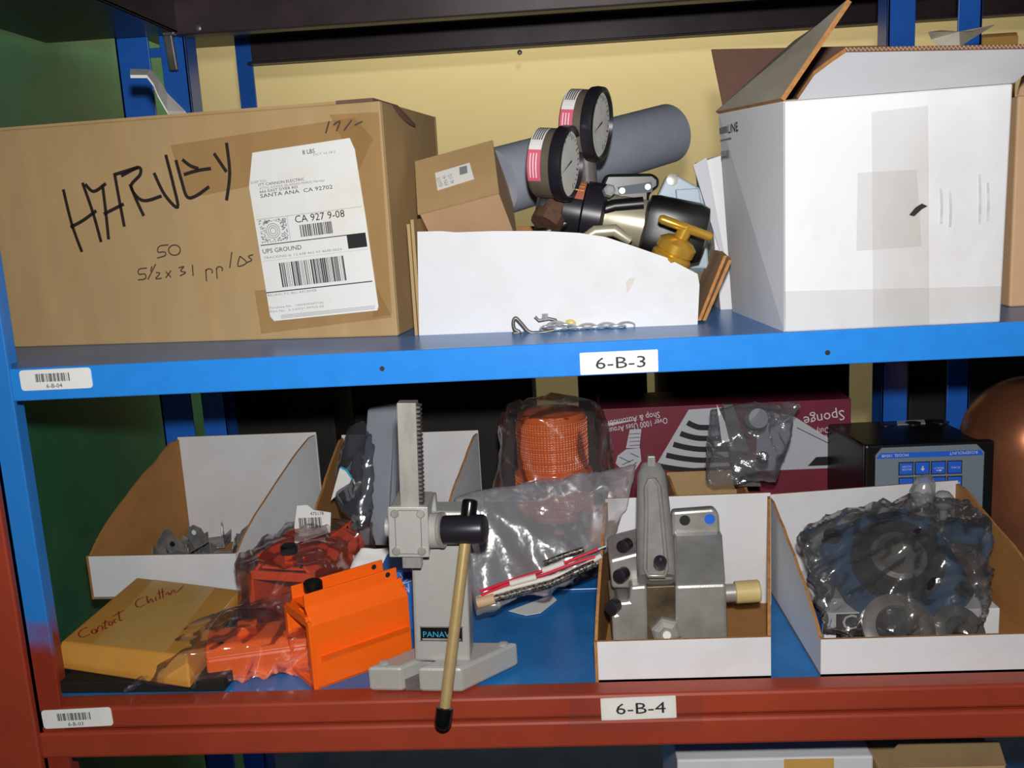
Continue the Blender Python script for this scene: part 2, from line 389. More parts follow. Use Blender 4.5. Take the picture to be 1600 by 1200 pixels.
# red lower shelf: two stacked box beams, deck behind
rp('lower_beam', MB().box(-.475, 1.1, 0, .026, 1.0265, 1.049), 'red', .003)
rp('lower_beam', MB().box(-.475, 1.1, -.002, .026, .997, 1.0245), 'red', .003)
rp('lower_deck', MB().box(-.472, 1.1, .026, .84, ZL - .004, ZL), 'bluedeck', .001)
rp('deck_seam', MB().box(-.1, .2, atZ(840, 925, ZL).y, atZ(840, 925, ZL).y + .005, ZL, ZL + .0025), 'bluedeck', .001)
rp('bottom_deck', MB().box(-.472, 1.1, .0, .84, .64, .65), 'bluedeck', .001)
rp('bottom_lip', MB().box(-.45, 1.1, .0, .004, .62, .655), 'bluechip', .001)
# top shelf: dark underside on two beams and a side rail
tilt = 0
rp('top_deck', MB().box(-.6, 1.1, .02, .86, 1.786, 1.79), 'darksteel', .001)
rp('top_beam', MB().box(-.446, 1.1, .472, .476, 1.738, 1.786).box(-.446, 1.1, .476, .50, 1.738, 1.742), 'darksteel', .0015)
rp('top_beam', MB().box(-.446, 1.1, .80, .804, 1.742, 1.786).box(-.446, 1.1, .775, .80, 1.742, 1.746), 'darksteel', .0015)
rp('top_side_rail', MB().box(-.62, -.44, .0, .478, 1.74, 1.744).box(-.444, -.44, .0, .478, 1.74, 1.78), 'darksteel', .001)
c = atY(268, 66, .465)
rp('shelf_clip', MB().hexa(c + V((-.008, 0, -.035)), (.012, 0, 0), (0, .006, 0), (-.003, 0, .05)).hexa(c + V((-.010, -.004, .008)), (.016, 0, 0), (0, .01, 0), (0, 0, .012)), 'steeldk', .002, label='grey steel clip')
for px, py in ((310, 44), (812, 82)): rp('rivet', MB().lathe([(.004, 0), (.004, .001), (.002, .002)], atY(px, py, .471 if px < 400 else .774), (0, -1, 0), 12), 'steeldk', 0, smooth=40)

def shelf_tag(px, label, texts, bar=None, name='barcode_label', pm=('paper', 'ink')):
    """sticker on the beam face: px = four corners tl,tr,br,bl in the photo"""
    Y = -.0008 if py_(px) < 800 else -.0008
    tl, tr, br, bl = [atY(*q, Y) for q in px]
    ux = ((tr - tl) + (br - bl)).normalized(); W = ((tr - tl).length + (br - bl).length) / 2; H = ((tl - bl).length + (tr - br).length) / 2
    uz = V((0, -1, 0)).cross(ux); uz = uz if uz.z > 0 else -uz
    r = .003 if bar else .0008; out = []
    for cx, cy, a in ((r, r, 180), (W - r, r, 270), (W - r, H - r, 0), (r, H - r, 90)): out += [(cx + r * math.cos(math.radians(a + t)), cy + r * math.sin(math.radians(a + t))) for t in (0, 30, 60, 90)]
    o = bl
    pl = MB().prism([o + ux * a + uz * b for a, b in out], (0, .0007, 0)).build(name, pm[0], rack, label=label)
    P = Print(o, ux, uz, .0003)
    for t, x, y, h, wd in texts: P.text(t, x * W, y * H, h * H, 0, wd * W)
    if bar: P.barcode(bar[0] * W, bar[1] * H, bar[2] * W, bar[3] * H, 28)
    P.build('lettering', pm[1], pl)
def py_(px): return px[0][1]
shelf_tag(((31, 579), (142, 574), (146, 606), (34, 611)), 'white barcode sticker reading 6-B-04', [('6-B-04', .36, .1, .2, .22)], (.22, .4, .7, .8))
shelf_tag(((67, 1111), (175, 1105), (178, 1134), (69, 1139)), 'white barcode sticker reading 6-B-03', [('6-B-03', .36, .1, .2, .22)], (.22, .4, .7, .8))
shelf_tag(((906, 552), (1028, 546), (1029, 581), (907, 586)), 'white shelf sign reading 6-B-3', [('6-B-3', .2, .24, .52, .64)], None, 'shelf_sign')
shelf_tag(((939, 1091), (1057, 1087), (1057, 1121), (940, 1126)), 'white shelf sign reading 6-B-4', [('6-B-4', .2, .26, .5, .66)], None, 'shelf_sign')
a, b, c_, d = [atY(*q, -.0024) for q in ((888, 1092), (1098, 1086), (1098, 1140), (888, 1146))]
MB().add([a, b, c_, d], [(3, 2, 1, 0)]).build('clear_tape', 'tapewhite', rack)

# ================================================================== generic cartons
class Fr:
    """box frame: origin o (front lower left), unit axes u (along front), v (depth), w (up)"""
    def __init__(s, o, u, v, w_): s.o, s.u, s.v, s.w = V(o), V(u).normalized(), V(v).normalized(), V(w_).normalized()
    def p(s, a, b, c): return s.o + s.u * a + s.v * b + s.w * c
    def hexa(s, mb, a0, a1, b0, b1, c0, c1, m=0): return mb.hexa(s.p(a0, b0, c0), s.u * (a1 - a0), s.v * (b1 - b0), s.w * (c1 - c0), m)
def ground_frame(BL, BR, z):
    a, b = atZ(*BL, z), atZ(*BR, z); u = (b - a).normalized(); return Fr(a, u, V((-u.y, u.x, 0)), (0, 0, 1)), (b - a).length

def quad_bin(name, label, g, hf, hb, z, group='open cardboard bins on the lower shelf', knee=.35, mats=('white', 'kraftdk', 'kraftedge'), t=.003, backw=0, flare=0, seed=1, cat='bin'):
    """open-front corrugated bin on ground corners FL, FR, BR, BL with swept side walls"""
    FL, FR, BR, BL = [V((p[0], p[1], z)) for p in g]; up = V((0, 0, 1)); r = random.Random(seed)
    root = thing(name, label, cat, (FL + FR + BR + BL) / 4, group)
    def inward(a, b, other): n = V((-(b - a).y, (b - a).x, 0)).normalized(); return n if n.dot(other - a) > 0 else -n
    n = inward(FL, FR, BL)
    MB().prism([FL, FR, FR + up * hf, FL + up * hf], n * t, 0, 1, 2).build('front_panel', mats, root)
    n = inward(BL, BR, FL)
    ex = (BR - BL).normalized() * backw
    MB().prism([BL - ex, BR + ex, BR + ex + up * hb, BL - ex + up * hb], n * t, 0, 0, 2).build('back_panel', mats, root, bevel=.0008)
    for a, b, oth in ((FL, BL, FR), (FR, BR, FL)):
        n = inward(a, b, oth); d = b - a; prof = [a, b, b + up * (hb - .004)]
        N = 12
        for i in range(N + 1):
            f = 1 - knee * .25 - i / N * (1 - knee * .25 - .03); s_ = ((f - .03) / (1 - knee * .25 - .03))
            h = hf + (hb - .004 - hf) * (s_ ** .75)
            prof.append(a + d * f + up * (h + r.uniform(-.0012, .0012)))
        prof.append(a + up * hf)
        MB().prism(prof, n * t, 0, 1, 2).build('side_panel', mats, root)
    MB().prism([FL, FR, BR, BL], up * t, 1).build('bottom_panel', mats, root)
    return root

# ================================================================== upper shelf: brown shipping box
fr, W = ground_frame((12, 543), (622, 525), ZB); H = .222; D = .20; t = .004
hv = thing('cardboard_box', 'large brown cardboard box marked HARVEY with white shipping label', 'box', fr.p(W / 2, D / 2, 0))
def hb(name, a, m='kraft', **k): return fr.hexa(MB(), *a).build(name, m, hv, **k)
hb('front_wall', (0, W, 0, t, 0, H), bevel=.0015); hb('back_wall', (0, W, D - t, D, 0, H))
hb('side_wall', (0, t, t, D - t, 0, H)); hb('side_wall', (W - t, W, t, D - t, 0, H), bevel=.0015)
hb('bottom', (t, W - t, t, D - t, 0, t))
MB().prism([fr.p(0, t, H), fr.p(W * .97, t, H), fr.p(W - .004, .03, H - .002), fr.p(W, D * .9, H - .014), fr.p(0, D, H - .004)], fr.w * .003).build('top_flap', 'kraft', hv)
MB().prism([fr.p(W * .9, .0, H), fr.p(W * .985, 0, H), fr.p(W * 1.004, .05, H - .003), fr.p(W * 1.01, D * .5, H - .018), fr.p(W * .95, .06, H + .003)], fr.w * .003).build('torn_corner', 'kraftbrown', hv)
# bent white liner strip standing out of the top
y_ = .17
strip = [(306, 205), (290, 178), (262, 150), (250, 130), (236, 113), (204, 112)]
strip2 = [(268, 205), (262, 178), (247, 152), (240, 135), (230, 122), (204, 122)]
mbs = MB(); n_ = len(strip); vs_ = []
for q, o_ in ((strip2, 0), (strip, .035)): vs_ += [atY(x, y, y_ + o_) for x, y in q]
vs2 = [p + V((.0, 0, .003)) for p in vs_]
mbs.add(vs_ + vs2, [(i, i + 1, n_ + i + 1, n_ + i) for i in range(n_ - 1)] + [(2 * n_ + i, 3 * n_ + i, 3 * n_ + i + 1, 2 * n_ + i + 1) for i in range(n_ - 1)] + [(i, 2 * n_ + i, 2 * n_ + i + 1, i + 1) for i in range(n_ - 1)])
mbs.build('torn_liner_strip', 'paper', hv, label='bent grey white torn liner strip')
FP = Print(fr.o - fr.v * .0001, fr.u, fr.w, .0003)
def fpx(l): return [(x / 2.4, y / 2.4) for x, y in l]
tp = FP
for q in ([(640, 545), (930, 500), (1330, 440), (1400, 520), (1345, 640), (930, 700), (700, 745)], [(955, 1090), (1405, 1060), (1470, 1190), (980, 1252)], [(1235, 430), (1420, 420), (1470, 1180), (1400, 1190), (1345, 640)]):
    tp.pxpoly(fpx(q), 0, 1)
tp.build('packing_tape', 'tapeclear', hv)
HW = Print(fr.o - fr.v * .0001, fr.u, fr.w, .0003)
for s_ in ([(238, 710), (270, 840), (308, 945)], [(310, 685), (350, 800), (380, 908)], [(265, 852), (310, 828), (362, 790)], [(320, 690), (352, 718), (398, 688)], [(385, 692), (398, 800), (408, 898)], [(430, 650), (448, 750), (467, 850)], [(390, 803), (465, 765)],
           [(430, 655), (520, 627)], [(488, 690), (512, 750), (540, 810)], [(455, 660), (520, 628), (526, 655), (492, 700), (535, 752), (607, 735)],
           [(578, 648), (618, 730), (667, 778), (650, 690), (622, 580)], [(660, 600), (682, 680), (702, 738), (735, 735), (785, 700)], [(690, 655), (740, 640), (792, 632)], [(684, 598), (715, 622), (745, 632)],
           [(803, 575), (850, 645)], [(850, 535), (862, 650), (850, 752)]):
    HW.stroke(fpx(s_), .0034)
HW.build('marker_lettering', 'marker', hv, label='black marker lettering reading HARVEY'); HW.mb = MB()
for s_ in ([(632, 918), (598, 924), (593, 945), (618, 945), (620, 958), (590, 968)], arc(655, 938, 22, 19, 0, 360, 14),
           [(552, 1005), (522, 1010), (522, 1028), (545, 1028), (545, 1045), (518, 1050)], [(585, 990), (555, 1048)], [(570, 998), (566, 1018)], [(585, 1022), (600, 1025), (585, 1045), (607, 1043)], [(622, 1018), (642, 1040)], [(642, 1015), (622, 1042)],
           [(670, 1005), (690, 1000), (678, 1016), (697, 1022), (675, 1035)], [(722, 992), (725, 1035)], [(772, 1010), (775, 1055)], arc(785, 1018, 12, 10, 180, 400, 8), [(812, 1005), (815, 1045)], arc(824, 1010, 11, 10, 180, 400, 8),
           [(870, 945), (862, 1005)], [(900, 960), (893, 998), (925, 985), (900, 960)], [(950, 955), (932, 962), (945, 975), (925, 985)]):
    HW.stroke(fpx(s_), .0013)
for s_ in ([(1222, 500), (1235, 455)], [(1250, 470), (1275, 455), (1262, 492)], [(1290, 490), (1320, 450)], [(1330, 470), (1360, 455)]): HW.stroke(fpx(s_), .0016)
HW.build('pen_note', 'pen', hv, label='thin pen note with sizes')
# shipping label
q = [FP.loc(*p) for p in ((388, 237), (548, 217), (592, 482), (424, 502))]
tl, tr, br, bl = [V((a, b)) for a, b in q]
lu = ((tr - tl) + (br - bl)).normalized(); lw = V((-lu.y, lu.x)); LW = (br - bl).length; LH = (tl - bl).length
lo = fr.o + fr.u * bl.x + fr.w * bl.y; U3 = fr.u * lu.x + fr.w * lu.y; W3 = fr.u * lw.x + fr.w * lw.y
shear = (tl - bl).dot(lu)
def lp(x, y): return lo + U3 * (x * LW) + W3 * (y * LH)
out = [(0.03, 0), (.985, 0.0), (1, .02), (1 + shear / LW * .0, .55), (.99, .93), (.96, .995), (.08, .99), (.0, .8), (0.0, .03)]
sl = MB().prism([lp(x, y) - fr.v * .0009 for x, y in out], fr.v * .0006).build('shipping_label', 'paper', hv, label='white printed shipping label')
P = Print(lo - fr.v * .0009, U3, W3, .0002)
def T(t, x, y, h, wd, m=0): P.text(t, x * LW, y * LH, h * LH, m, wd * LW)
T('8 LBS', .53, .94, .025, .11); T('OCT 16,18.2', .62, .925, .012, .2, 1)
T('SHIP TO:', .02, .815, .014, .15, 1); T('ITT CANNON ELECTRIC', .09, .795, .016, .42); T('ATTN: XXXXX (BLAKING-MARA) Harvey/', .09, .775, .014, .6, 1); T('666 EAST DYER RD', .09, .756, .015, .35); T('SANTA ANA  CA 92702', .09, .728, .022, .66)
T('CA 927 9-08', .37, .56, .042, .45); P.barcode(.4 * LW, .475 * LH, .7 * LW, .545 * LH, 26, 0, 3)
P.rect(.02 * LW, .452 * LH, .98 * LW, .457 * LH); P.rect(.02 * LW, .605 * LH, .98 * LW, .607 * LH, 1); P.rect(.30 * LW, .457 * LH, .303 * LW, .606 * LH, 1)
P.rect(.81 * LW, .375 * LH, .98 * LW, .455 * LH)
rr = random.Random(4)
for _ in range(230):
    x, y = rr.uniform(.03, .28), rr.uniform(.465, .597)
    if math.hypot((x - .155) * LW, (y - .531) * LH) > .009: P.rect(x * LW, y * LH, (x + .012) * LW, (y + .005) * LH, 1)
for r_ in (.003, .005, .007): P.stroke(arc(.155 * LW, .531 * LH, r_, r_, 0, 360, 20), .0006, 1, px=False)
T('UPS GROUND', .03, .405, .026, .36); T('TRACKING #: 12 638 462 03 4640 0624', .03, .372, .014, .72, 1)
P.rect(.02 * LW, .36 * LH, .98 * LW, .361 * LH, 1); P.barcode(.16 * LW, .195 * LH, .76 * LW, .34 * LH, 44, 0, 9)
P.rect(.0 * LW, .17 * LH, .98 * LW, .176 * LH); T('BILLING: F/C BILL RECEIVER', .01, .15, .013, .46, 1)
T('Purchase No.  12604/00242100', .01, .075, .012, .5, 1); T('Part No.  5-1/2X31 PP/DS-50', .01, .052, .012, .5, 1)
for k in range(3): P.rect(.1 * LW, (.012 + k * .008) * LH, .97 * LW, (.0145 + k * .008) * LH, 1)
P.build('label_print', ['ink', 'greyink'], sl)

# ================================================================== upper shelf: white bin lying side-on
c0, c1 = atZ(655, 524, ZB), atZ(1090, 507, ZB); u = (c1 - c0).normalized(); fb = Fr(c0, u, V((-u.y, u.x, 0)), (0, 0, 1)); WB = (c1 - c0).length; DB = .15
wb = thing('parts_bin', 'white open cardboard bin with sloping side, holding regulator and tube', 'bin', fb.p(WB / 2, DB / 2, 0))
pw = Print(fb.o, fb.u, fb.w, 0)
prof = [pw.loc(*p) for p in ((655, 524), (1090, 507), (1093, 445), (1090, 428), (1040, 402), (985, 383), (945, 370), (905, 364), (850, 361), (770, 361), (712, 363), (690, 361), (652, 362))]
MB().prism([fb.p(a, 0, b) for a, b in prof], fb.v * .0035, 0, 1, 2).build('side_panel', ('white', 'kraftdk', 'kraftedge'), wb)
MB().prism([fb.p(a, DB, b) for a, b in prof], fb.v * .0035, 1, 0, 2).build('side_panel', ('white', 'kraftdk', 'kraftedge'), wb)
for dx in (-.0045, -.0005): fb.hexa(MB(), dx, dx + .003, .001, DB, 0, prof[-1][1] + .012 + dx).build('end_panel', 'kraft', wb)
fb.hexa(MB(), 0, WB, .003, DB, 0, .003).build('bottom_panel', 'kraftdk', wb)
for k, off in enumerate((0, .0045)):
    MB().prism([fb.p(WB + .001 + off, .012, .002), fb.p(WB + .001 + off, DB * .9, .002), fb.p(WB + .026 + off, DB * .9, .062), fb.p(WB + .026 + off, .012, .062 - .004 * k)], fb.u * .0032, 0, 1, 2).build('front_flap', ('kraftpale', 'kraft', 'kraftedge'), wb, label='folded down kraft front flap')
pw.off = .0003; pw.mb = MB()
pw.pxpoly([(978, 441), (984, 434), (993, 434), (988, 446), (980, 458)], 0, 1); pw.build('grease_spot', 'grease', wb)

# small brown carton in the bin
A, B_, Dp = atY(654, 332, .125), atY(778, 299, .120), atY(649, 252, .178)
u = (B_ - A).normalized(); v = (Dp - A); v = (v - u * v.dot(u)).normalized(); w_ = u.cross(v)
fs = Fr(A, u, v, w_); sw, sd_ = (B_ - A).length, (Dp - A).length
sb = thing('small_carton', 'small brown carton with white barcode sticker leaning in white bin', 'box', fs.p(sw / 2, sd_ / 2, -.08))
fs.hexa(MB(), 0, sw, 0, sd_, -.08, -.002).build('carton_body', 'kraftpale', sb, bevel=.001)
MB().prism([fs.p(-.001, -.0015, 0), fs.p(sw + .001, -.0015, 0), fs.p(sw + .001, sd_, 0), fs.p(-.001, sd_, 0)], fs.w * -.0018).build('lid_flap', 'kraft', sb)
PS = Print(fs.o + fs.w * .0003, fs.u, fs.v, .0003)
lq = [PS.loc(*p) for p in ((684, 298), (741, 280), (734, 255), (680, 271))]
ps2 = MB().prism([PS.p(*p) for p in lq], fs.w * .0004).build('sticker', 'paper', sb)
x0, y0 = lq[0]; x1, y1 = lq[2]
for i, t_ in enumerate(('REGULATOR', 'P/N 41', '40 112')): PS.text(t_, x0 + .006 + i * .006, y0 + .004, .004, 0, .014, math.pi / 2 + .2, k=3)
PS.rect(x1 - .011, y1 - .014, x1 - .003, y1 - .003, 0, 3); PS.build('sticker_print', 'greyink', ps2)

# grey tube
a, b = atY(772, 286, .235), atY(1043, 209, .44)
tb = thing('mailing_tube', 'grey cardboard tube with brown foam end lying behind the gauges', 'tube', (a + b) / 2)
ax = (b - a).normalized(); L_ = (b - a).length; r_ = .0365
MB().lathe([(r_ - .003, 0), (r_, 0), (r_, L_), (r_ - .003, L_), (r_ - .003, L_ - .03)], a, ax, 40).build('tube_wall', 'tube', tb, smooth=40)
MB().lathe([(r_ - .0032, .004), (r_ - .0032, .02)], a, ax, 40).build('foam_plug', 'foam', tb)

# pressure regulator with two gauges
axp, bxp = atY(846, 322, .180), atY(1104, 368, .165)
rg = thing('pressure_regulator', 'black gas pressure regulator with two round pink-labelled gauges', 'regulator', atY(960, 345, .14))
ax = (bxp - axp).normalized(); L_ = (bxp - axp).length
def rl(prof, m, name, seg=36, sq=None, par=None, **k): return MB().lathe([(r, h * L_) for r, h in prof], axp, ax, seg, ref=(0, 0, 1), sq=sq).build(name, m, par or rg, smooth=35, **k)
rl([(.020, -.02), (.031, 0), (.0315, .02), (.0315, .25), (.030, .255)], 'blacksat', 'body')
rl([(.030, .255), (.033, .262), (.033, .37), (.028, .39)], 'blacksat', 'collar_ring')
rl([(.024, .37), (.0245, .38), (.0245, .64), (.023, .65)], 'barrel', 'spring_barrel')
rl([(.022, .62), (.030, .64), (.0315, .69), (.0305, .93), (.027, .985), (.016, 1.0)], 'blackpl', 'bonnet', 48, 4)
ref = V((0, 0, 1)); uu = (ref - ax * ax.dot(ref)).normalized(); vv = ax.cross(uu); vv = vv if vv.y < 0 else -vv
mbl = MB()
for i in range(8):
    a0, a1 = [math.radians(-12 + 9.5 * (i + j)) for j in (0, 1)]
    q = [axp + ax * (h * L_) + (uu * math.cos(a_) + vv * math.sin(a_)) * .0319 for h, a_ in ((.10, a0), (.252, a0), (.252, a1), (.10, a1))]
    mbl.add(q, [(0, 1, 2, 3)])
body_lab = mbl.build('warning_label', 'redlabel', rg)
mbl = MB()
for row in range(6):
    a_ = math.radians(-6 + row * 10)
    for k in range(5):
        h0 = .11 + k * .028
        q = [axp + ax * (h * L_) + (uu * math.cos(b_) + vv * math.sin(b_)) * .0322 for h, b_ in ((h0, a_), (h0 + .024, a_), (h0 + .024, a_ + .05), (h0, a_ + .05))]
        mbl.add(q, [(0, 1, 2, 3)])
mbl.build('label_print', 'tapetan', body_lab)
for p, r_ in (((950, 300), .006),): MB().lathe([(r_, 0), (r_, .008), (r_ * .6, .010)], atY(*p, .135), (.2, -1, .25), 6).build('bolt', 'zinc', rg)
MB().lathe([(.016, 0), (.016, .012), (.012, .014), (.012, .03)], atY(852, 352, .145), (.3, .3, .5), 12).build('inlet_fitting', 'rust', rg, smooth=30)
def gauge(cf, cb, Y, r, stem):
    Cf = atY(*cf, Y); right = ROT @ V((1, 0, 0)); upv = ROT @ V((0, 1, 0)); back = ROT @ V((0, 0, 1))
    dx, dy = cf[0] - cb[0], cf[1] - cb[1]; l = math.hypot(dx, dy)
    n = (right * dx / l - upv * dy / l) * .93 + back * .37; n.normalize()
    g = MB().lathe([(r * .55, -.034), (r * .9, -.033), (r * .965, -.030), (r * .965, -.002)], Cf, n, 48, ref=upv).build('gauge_case', 'gauge', rg, smooth=35)
    MB().lathe([(r * .97, -.010), (r * 1.04, -.009), (r * 1.06, -.004), (r * 1.04, .002), (r * .93, .003), (r * .9, -.001)], Cf, n, 48, ref=upv).build('bezel', 'blacksat', g, smooth=30)
    MB().lathe([(r * .9, -.0015), (r * .9, -.0008)], Cf, n, 40, ref=upv).build('dial', 'dial', g)
    # dial markings
    t1 = n.cross(upv).normalized(); t2 = t1.cross(n) * -1
    t2 = n.cross(t1)
    md = MB()
    for k in range(25):
        a_ = math.radians(-135 + k * 270 / 24); d_ = t2 * -math.cos(a_) + t1 * math.sin(a_); s_ = n.cross(d_) * .0006
        r0 = r * (.66 if k % 4 == 0 else .74); q0, q1 = Cf + n * -.0004 + d_ * r0, Cf + n * -.0004 + d_ * r * .82
        md.add([q0 - s_, q1 - s_, q1 + s_, q0 + s_], [(0, 1, 2, 3)])
    d_ = (t1 * .8 + t2 * .6); s_ = n.cross(d_) * .001; q0, q1 = Cf - d_ * r * .2, Cf + d_ * r * .7
    md.add([q0 - s_, q1, q0 + s_], [(0, 1, 2)]); md.build('dial_marks', 'ink', g)
    # paper and pink band round the left flank
    side = n.cross(upv).normalized(); side = side if side.dot(back) > 0 else -side
    def bandp(a0, a1, h0, h1, m, name, rad):
        mb = MB(); N = 10
        for i in range(N):
            t0, t1_ = math.radians(a0 + (a1 - a0) * i / N), math.radians(a0 + (a1 - a0) * (i + 1) / N)
            e = [(upv - n * n.dot(upv)).normalized() * math.cos(t_) + side * math.sin(t_) for t_ in (t0, t1_)]
            mb.add([Cf + n * h0 + e[0] * rad, Cf + n * h1 + e[0] * rad, Cf + n * h1 + e[1] * rad, Cf + n * h0 + e[1] * rad], [(0, 1, 2, 3)])
        return mb.build(name, m, g)
    bandp(12, 80, -.031, -.018, 'paper', 'paper_band', r * .972)
    bandp(80, 132, -.031, -.018, 'pink', 'pink_band', r * .972)
    for k in range(5): bandp(18, 62, -.0295 + k * .0022, -.0285 + k * .0022, 'ink', 'band_print', r * .976)
    for k in range(3): bandp(86, 126, -.0285 + k * .003, -.0275 + k * .003, 'paper', 'band_print', r * .976)
    MB().tube([Cf - n * .018, stem], [.011, .010], 12).build('stem', 'steeldk', g, smooth=40)
gauge((890, 256), (850, 251), .135, .0345, axp + ax * (.10 * L_))
gauge((938, 195), (903, 190), .175, .0350, axp + ax * (.30 * L_) + V((0, .02, .0)))

# brass T-handle valve
bt = thing('brass_valve', 'small brass needle valve with T-bar handle at the bin corner', 'valve', atY(1050, 400, .105))
p0, p1 = atY(1040, 420, .105), atY(1074, 352, .098); ax = (p1 - p0).normalized(); L_ = (p1 - p0).length
MB().lathe([(.019, 0), (.0195, L_ * .30), (.017, L_ * .36), (.0185, L_ * .40), (.0185, L_ * .58), (.013, L_ * .68), (.0075, L_ * .72)], p0, ax, 32).build('valve_body', 'brass', bt, smooth=35)
MB().lathe([(.0068, L_ * .7), (.0068, L_ * .99), (.005, L_ * 1.03)], p0, ax, 20).build('valve_stem', 'brass', bt, smooth=35)
h0, h1 = atY(1030, 341, .094), atY(1112, 371, .098)
MB().tube([h0, h0.lerp(h1, .05), h0.lerp(h1, .95), h1], [.003, .0044, .0044, .003], 14).build('t_handle', 'brass', bt, smooth=40)

# grey-blue cover plate and black lever housing behind the regulator
cp = thing('cover_plate', 'pale blue grey metal cover plate with one screw behind regulator', 'plate', atY(1060, 310, .2))
MB().prism([atY(x, y, .20) for x, y in ((1028, 305), (1042, 275), (1058, 274), (1100, 297), (1108, 420), (1036, 420))], (0, .012, 0)).build('plate_body', 'bluegrey', cp, bevel=.002)
MB().lathe([(.006, 0), (.006, .003), (.0035, .0035)], atY(1050, 281, .2), (0, -1, .1), 16).build('screw', 'steel', cp, smooth=30)
MB().prism([atY(x, y, .192) for x, y in ((1056, 296), (1092, 294), (1096, 320), (1058, 318))], (0, .007, 0)).build('raised_pad', 'bluegrey', cp, bevel=.001)
lv = thing('black_housing', 'black housing with rounded end and small screws behind the regulator', 'housing', atY(985, 290, .2))
MB().prism([atY(x, y, .19) for x, y in ((940, 290), (948, 272), (1020, 271), (1030, 279), (1030, 292), (1015, 303), (1010, 420), (940, 420))], (0, .05, 0)).build('housing_body', 'blackpl', lv, bevel=.003)
MB().prism([atY(x, y, .1885) for x, y in ((965, 292), (1018, 284), (1020, 300), (968, 304))], (0, .002, 0)).build('side_plate', 'plateblue', lv)
for p in ((972, 298), (1012, 292)): MB().lathe([(.003, 0), (.003, .002)], atY(*p, .188), (0, -1, 0), 10).build('screw', 'zinc', lv)
p = [atY(x, y, .155) for x, y in ((800, 385), (835, 372), (900, 340), (960, 322), (1005, 318))]
tag(MB().tube(p, .007, 12).build('black_hose', 'blackpl', None, smooth=40, loc=p[0]), 'black rubber hose lying inside the white bin under the gauges', 'hose')
p = [atY(x, y, .11) for x, y in ((905, 375), (930, 362), (960, 360), (985, 377))]
tag(MB().tube(p, [.003, .006, .006, .004], 14).build('clear_tubing', 'barrel', None, smooth=40, loc=p[1]), 'short shiny silver tube end poking above the white bin edge', 'tube')

# slim white carton between the bin and the big white box
sc_ = thing('folded_carton', 'slim folded white carton squeezed beside the big white box', 'box', atY(1115, 460, .2))
q = [atY(x, y, .19) for x, y in ((1104, 250), (1128, 242), (1148, 488), (1126, 486))]
MB().prism(q, (0, .09, 0)).build('carton_panel', 'white', sc_, bevel=.001)
q2 = [atY(x, y, .186) for x, y in ((1083, 258), (1104, 246), (1132, 398), (1128, 404))]
MB().prism(q2, (.0, .003, 0)).build('carton_flap', 'palecard', sc_)

# chain with hitch clip
ch = thing('chain', 'short zinc chain with grey hitch pin clip lying before the bin', 'chain', atZ(890, 520, ZB))
yb = fb.o.y - .014
def on(px, py, dz=.0): p_ = atZ(px, py, ZB + .004 + dz); return p_
def pl(pts, dz=0): return [on(x, y, dz) for x, y in pts]
mb = MB().tube(cr([atY(x, y, yb - .006) for x, y in ((866, 516), (840, 520), (826, 518), (815, 506), (806, 497), (802, 503), (804, 514), (812, 519), (802, 521), (808, 524), (822, 522))]), .0018, 8)
mb.build('hitch_clip', 'steeldk', ch, smooth=50)
MB().tube([atY(x, y, yb) for x, y in ((836, 495), (842, 501), (858, 498), (868, 500), (871, 506))], .0016, 8).build('hook', 'steeldk', ch, smooth=50)
MB().lathe([(.003, 0), (.003, .006)], atY(852, 500, yb), (0, 0, 1), 8).build('crimp', 'zinc', ch)
def link(c, ang, up, s=1):
    c = V(c); d = V((math.cos(ang), math.sin(ang) * .3, 0)).normalized(); e = V((0, -.9, .3)).normalized() if up else V((0, -.3, .9)).normalized()
    P_ = [c + d * (math.cos(t_) * .0085 * s) + e * (math.sin(t_) * .0042 * s) for t_ in [2 * math.pi * i / 14 for i in range(14)]]
    MB().tube(P_, .0012, 6, closed=True).build('chain_link', 'zinc', ch, smooth=60)
for i in range(9):
    x = 858 + i * 15; link(atY(x, 516.5 - (x - 858) * .045, yb) + V((0, 0, .001)), (i % 3 - 1) * .4, i % 2)
for i in range(3): link(atY(860 + i * 9, 510 - i, yb - .004), 1.2 - i, (i + 1) % 2)
mb = MB().lathe([(.001, -.003), (.005, -.002), (.0065, 0), (.005, .002), (.001, .003)], atY(892, 504, yb + .006), (0, -1, .3), 14)
mb.build('resin_bead', 'yellowbead', ch, smooth=60)

# ================================================================== upper shelf: big white box
a, b = atZ(1228, 520, ZB), atZ(1565, 504, ZB); a.y = b.y = .006
fw = Fr(a, (1, 0, 0), (0, 1, 0), (0, 0, 1)); Wd = b.x - a.x; Hh = atY(1222, 158, .006).z - ZB; Dd = .165; t = .004
bw = thing('white_carton', 'big scuffed white carton with open flaps at right', 'box', fw.p(Wd / 2, Dd / 2, 0))
wm = ('whitebig', 'kraftbrown', 'kraftedge', 'dirtycard')
TR = atY(1583, 130, .006); HR = TR.z - ZB; WR = TR.x - a.x
def wp(pts, ext, mf=0, mb=0, ms=0, name='wall', **k): return MB().prism(pts, ext, mf, mb, ms).build(name, wm, bw, **k)
wp([fw.p(0, 0, 0), fw.p(Wd, 0, 0), fw.p(WR, 0, HR), fw.p(0, 0, Hh)], fw.v * t, 0, 1, 0, 'front_wall', bevel=.0015)
wp([fw.p(0, Dd, 0), fw.p(Wd, Dd, 0), fw.p(WR, Dd, HR), fw.p(0, Dd, Hh)], fw.v * -t, 0, 1, 0, 'back_wall')
bt3 = atY(1123, 178, Dd)
so_ = [fw.p(0, t, 0), fw.p(-.016, Dd, 0), bt3, fw.p(0, t, Hh)]
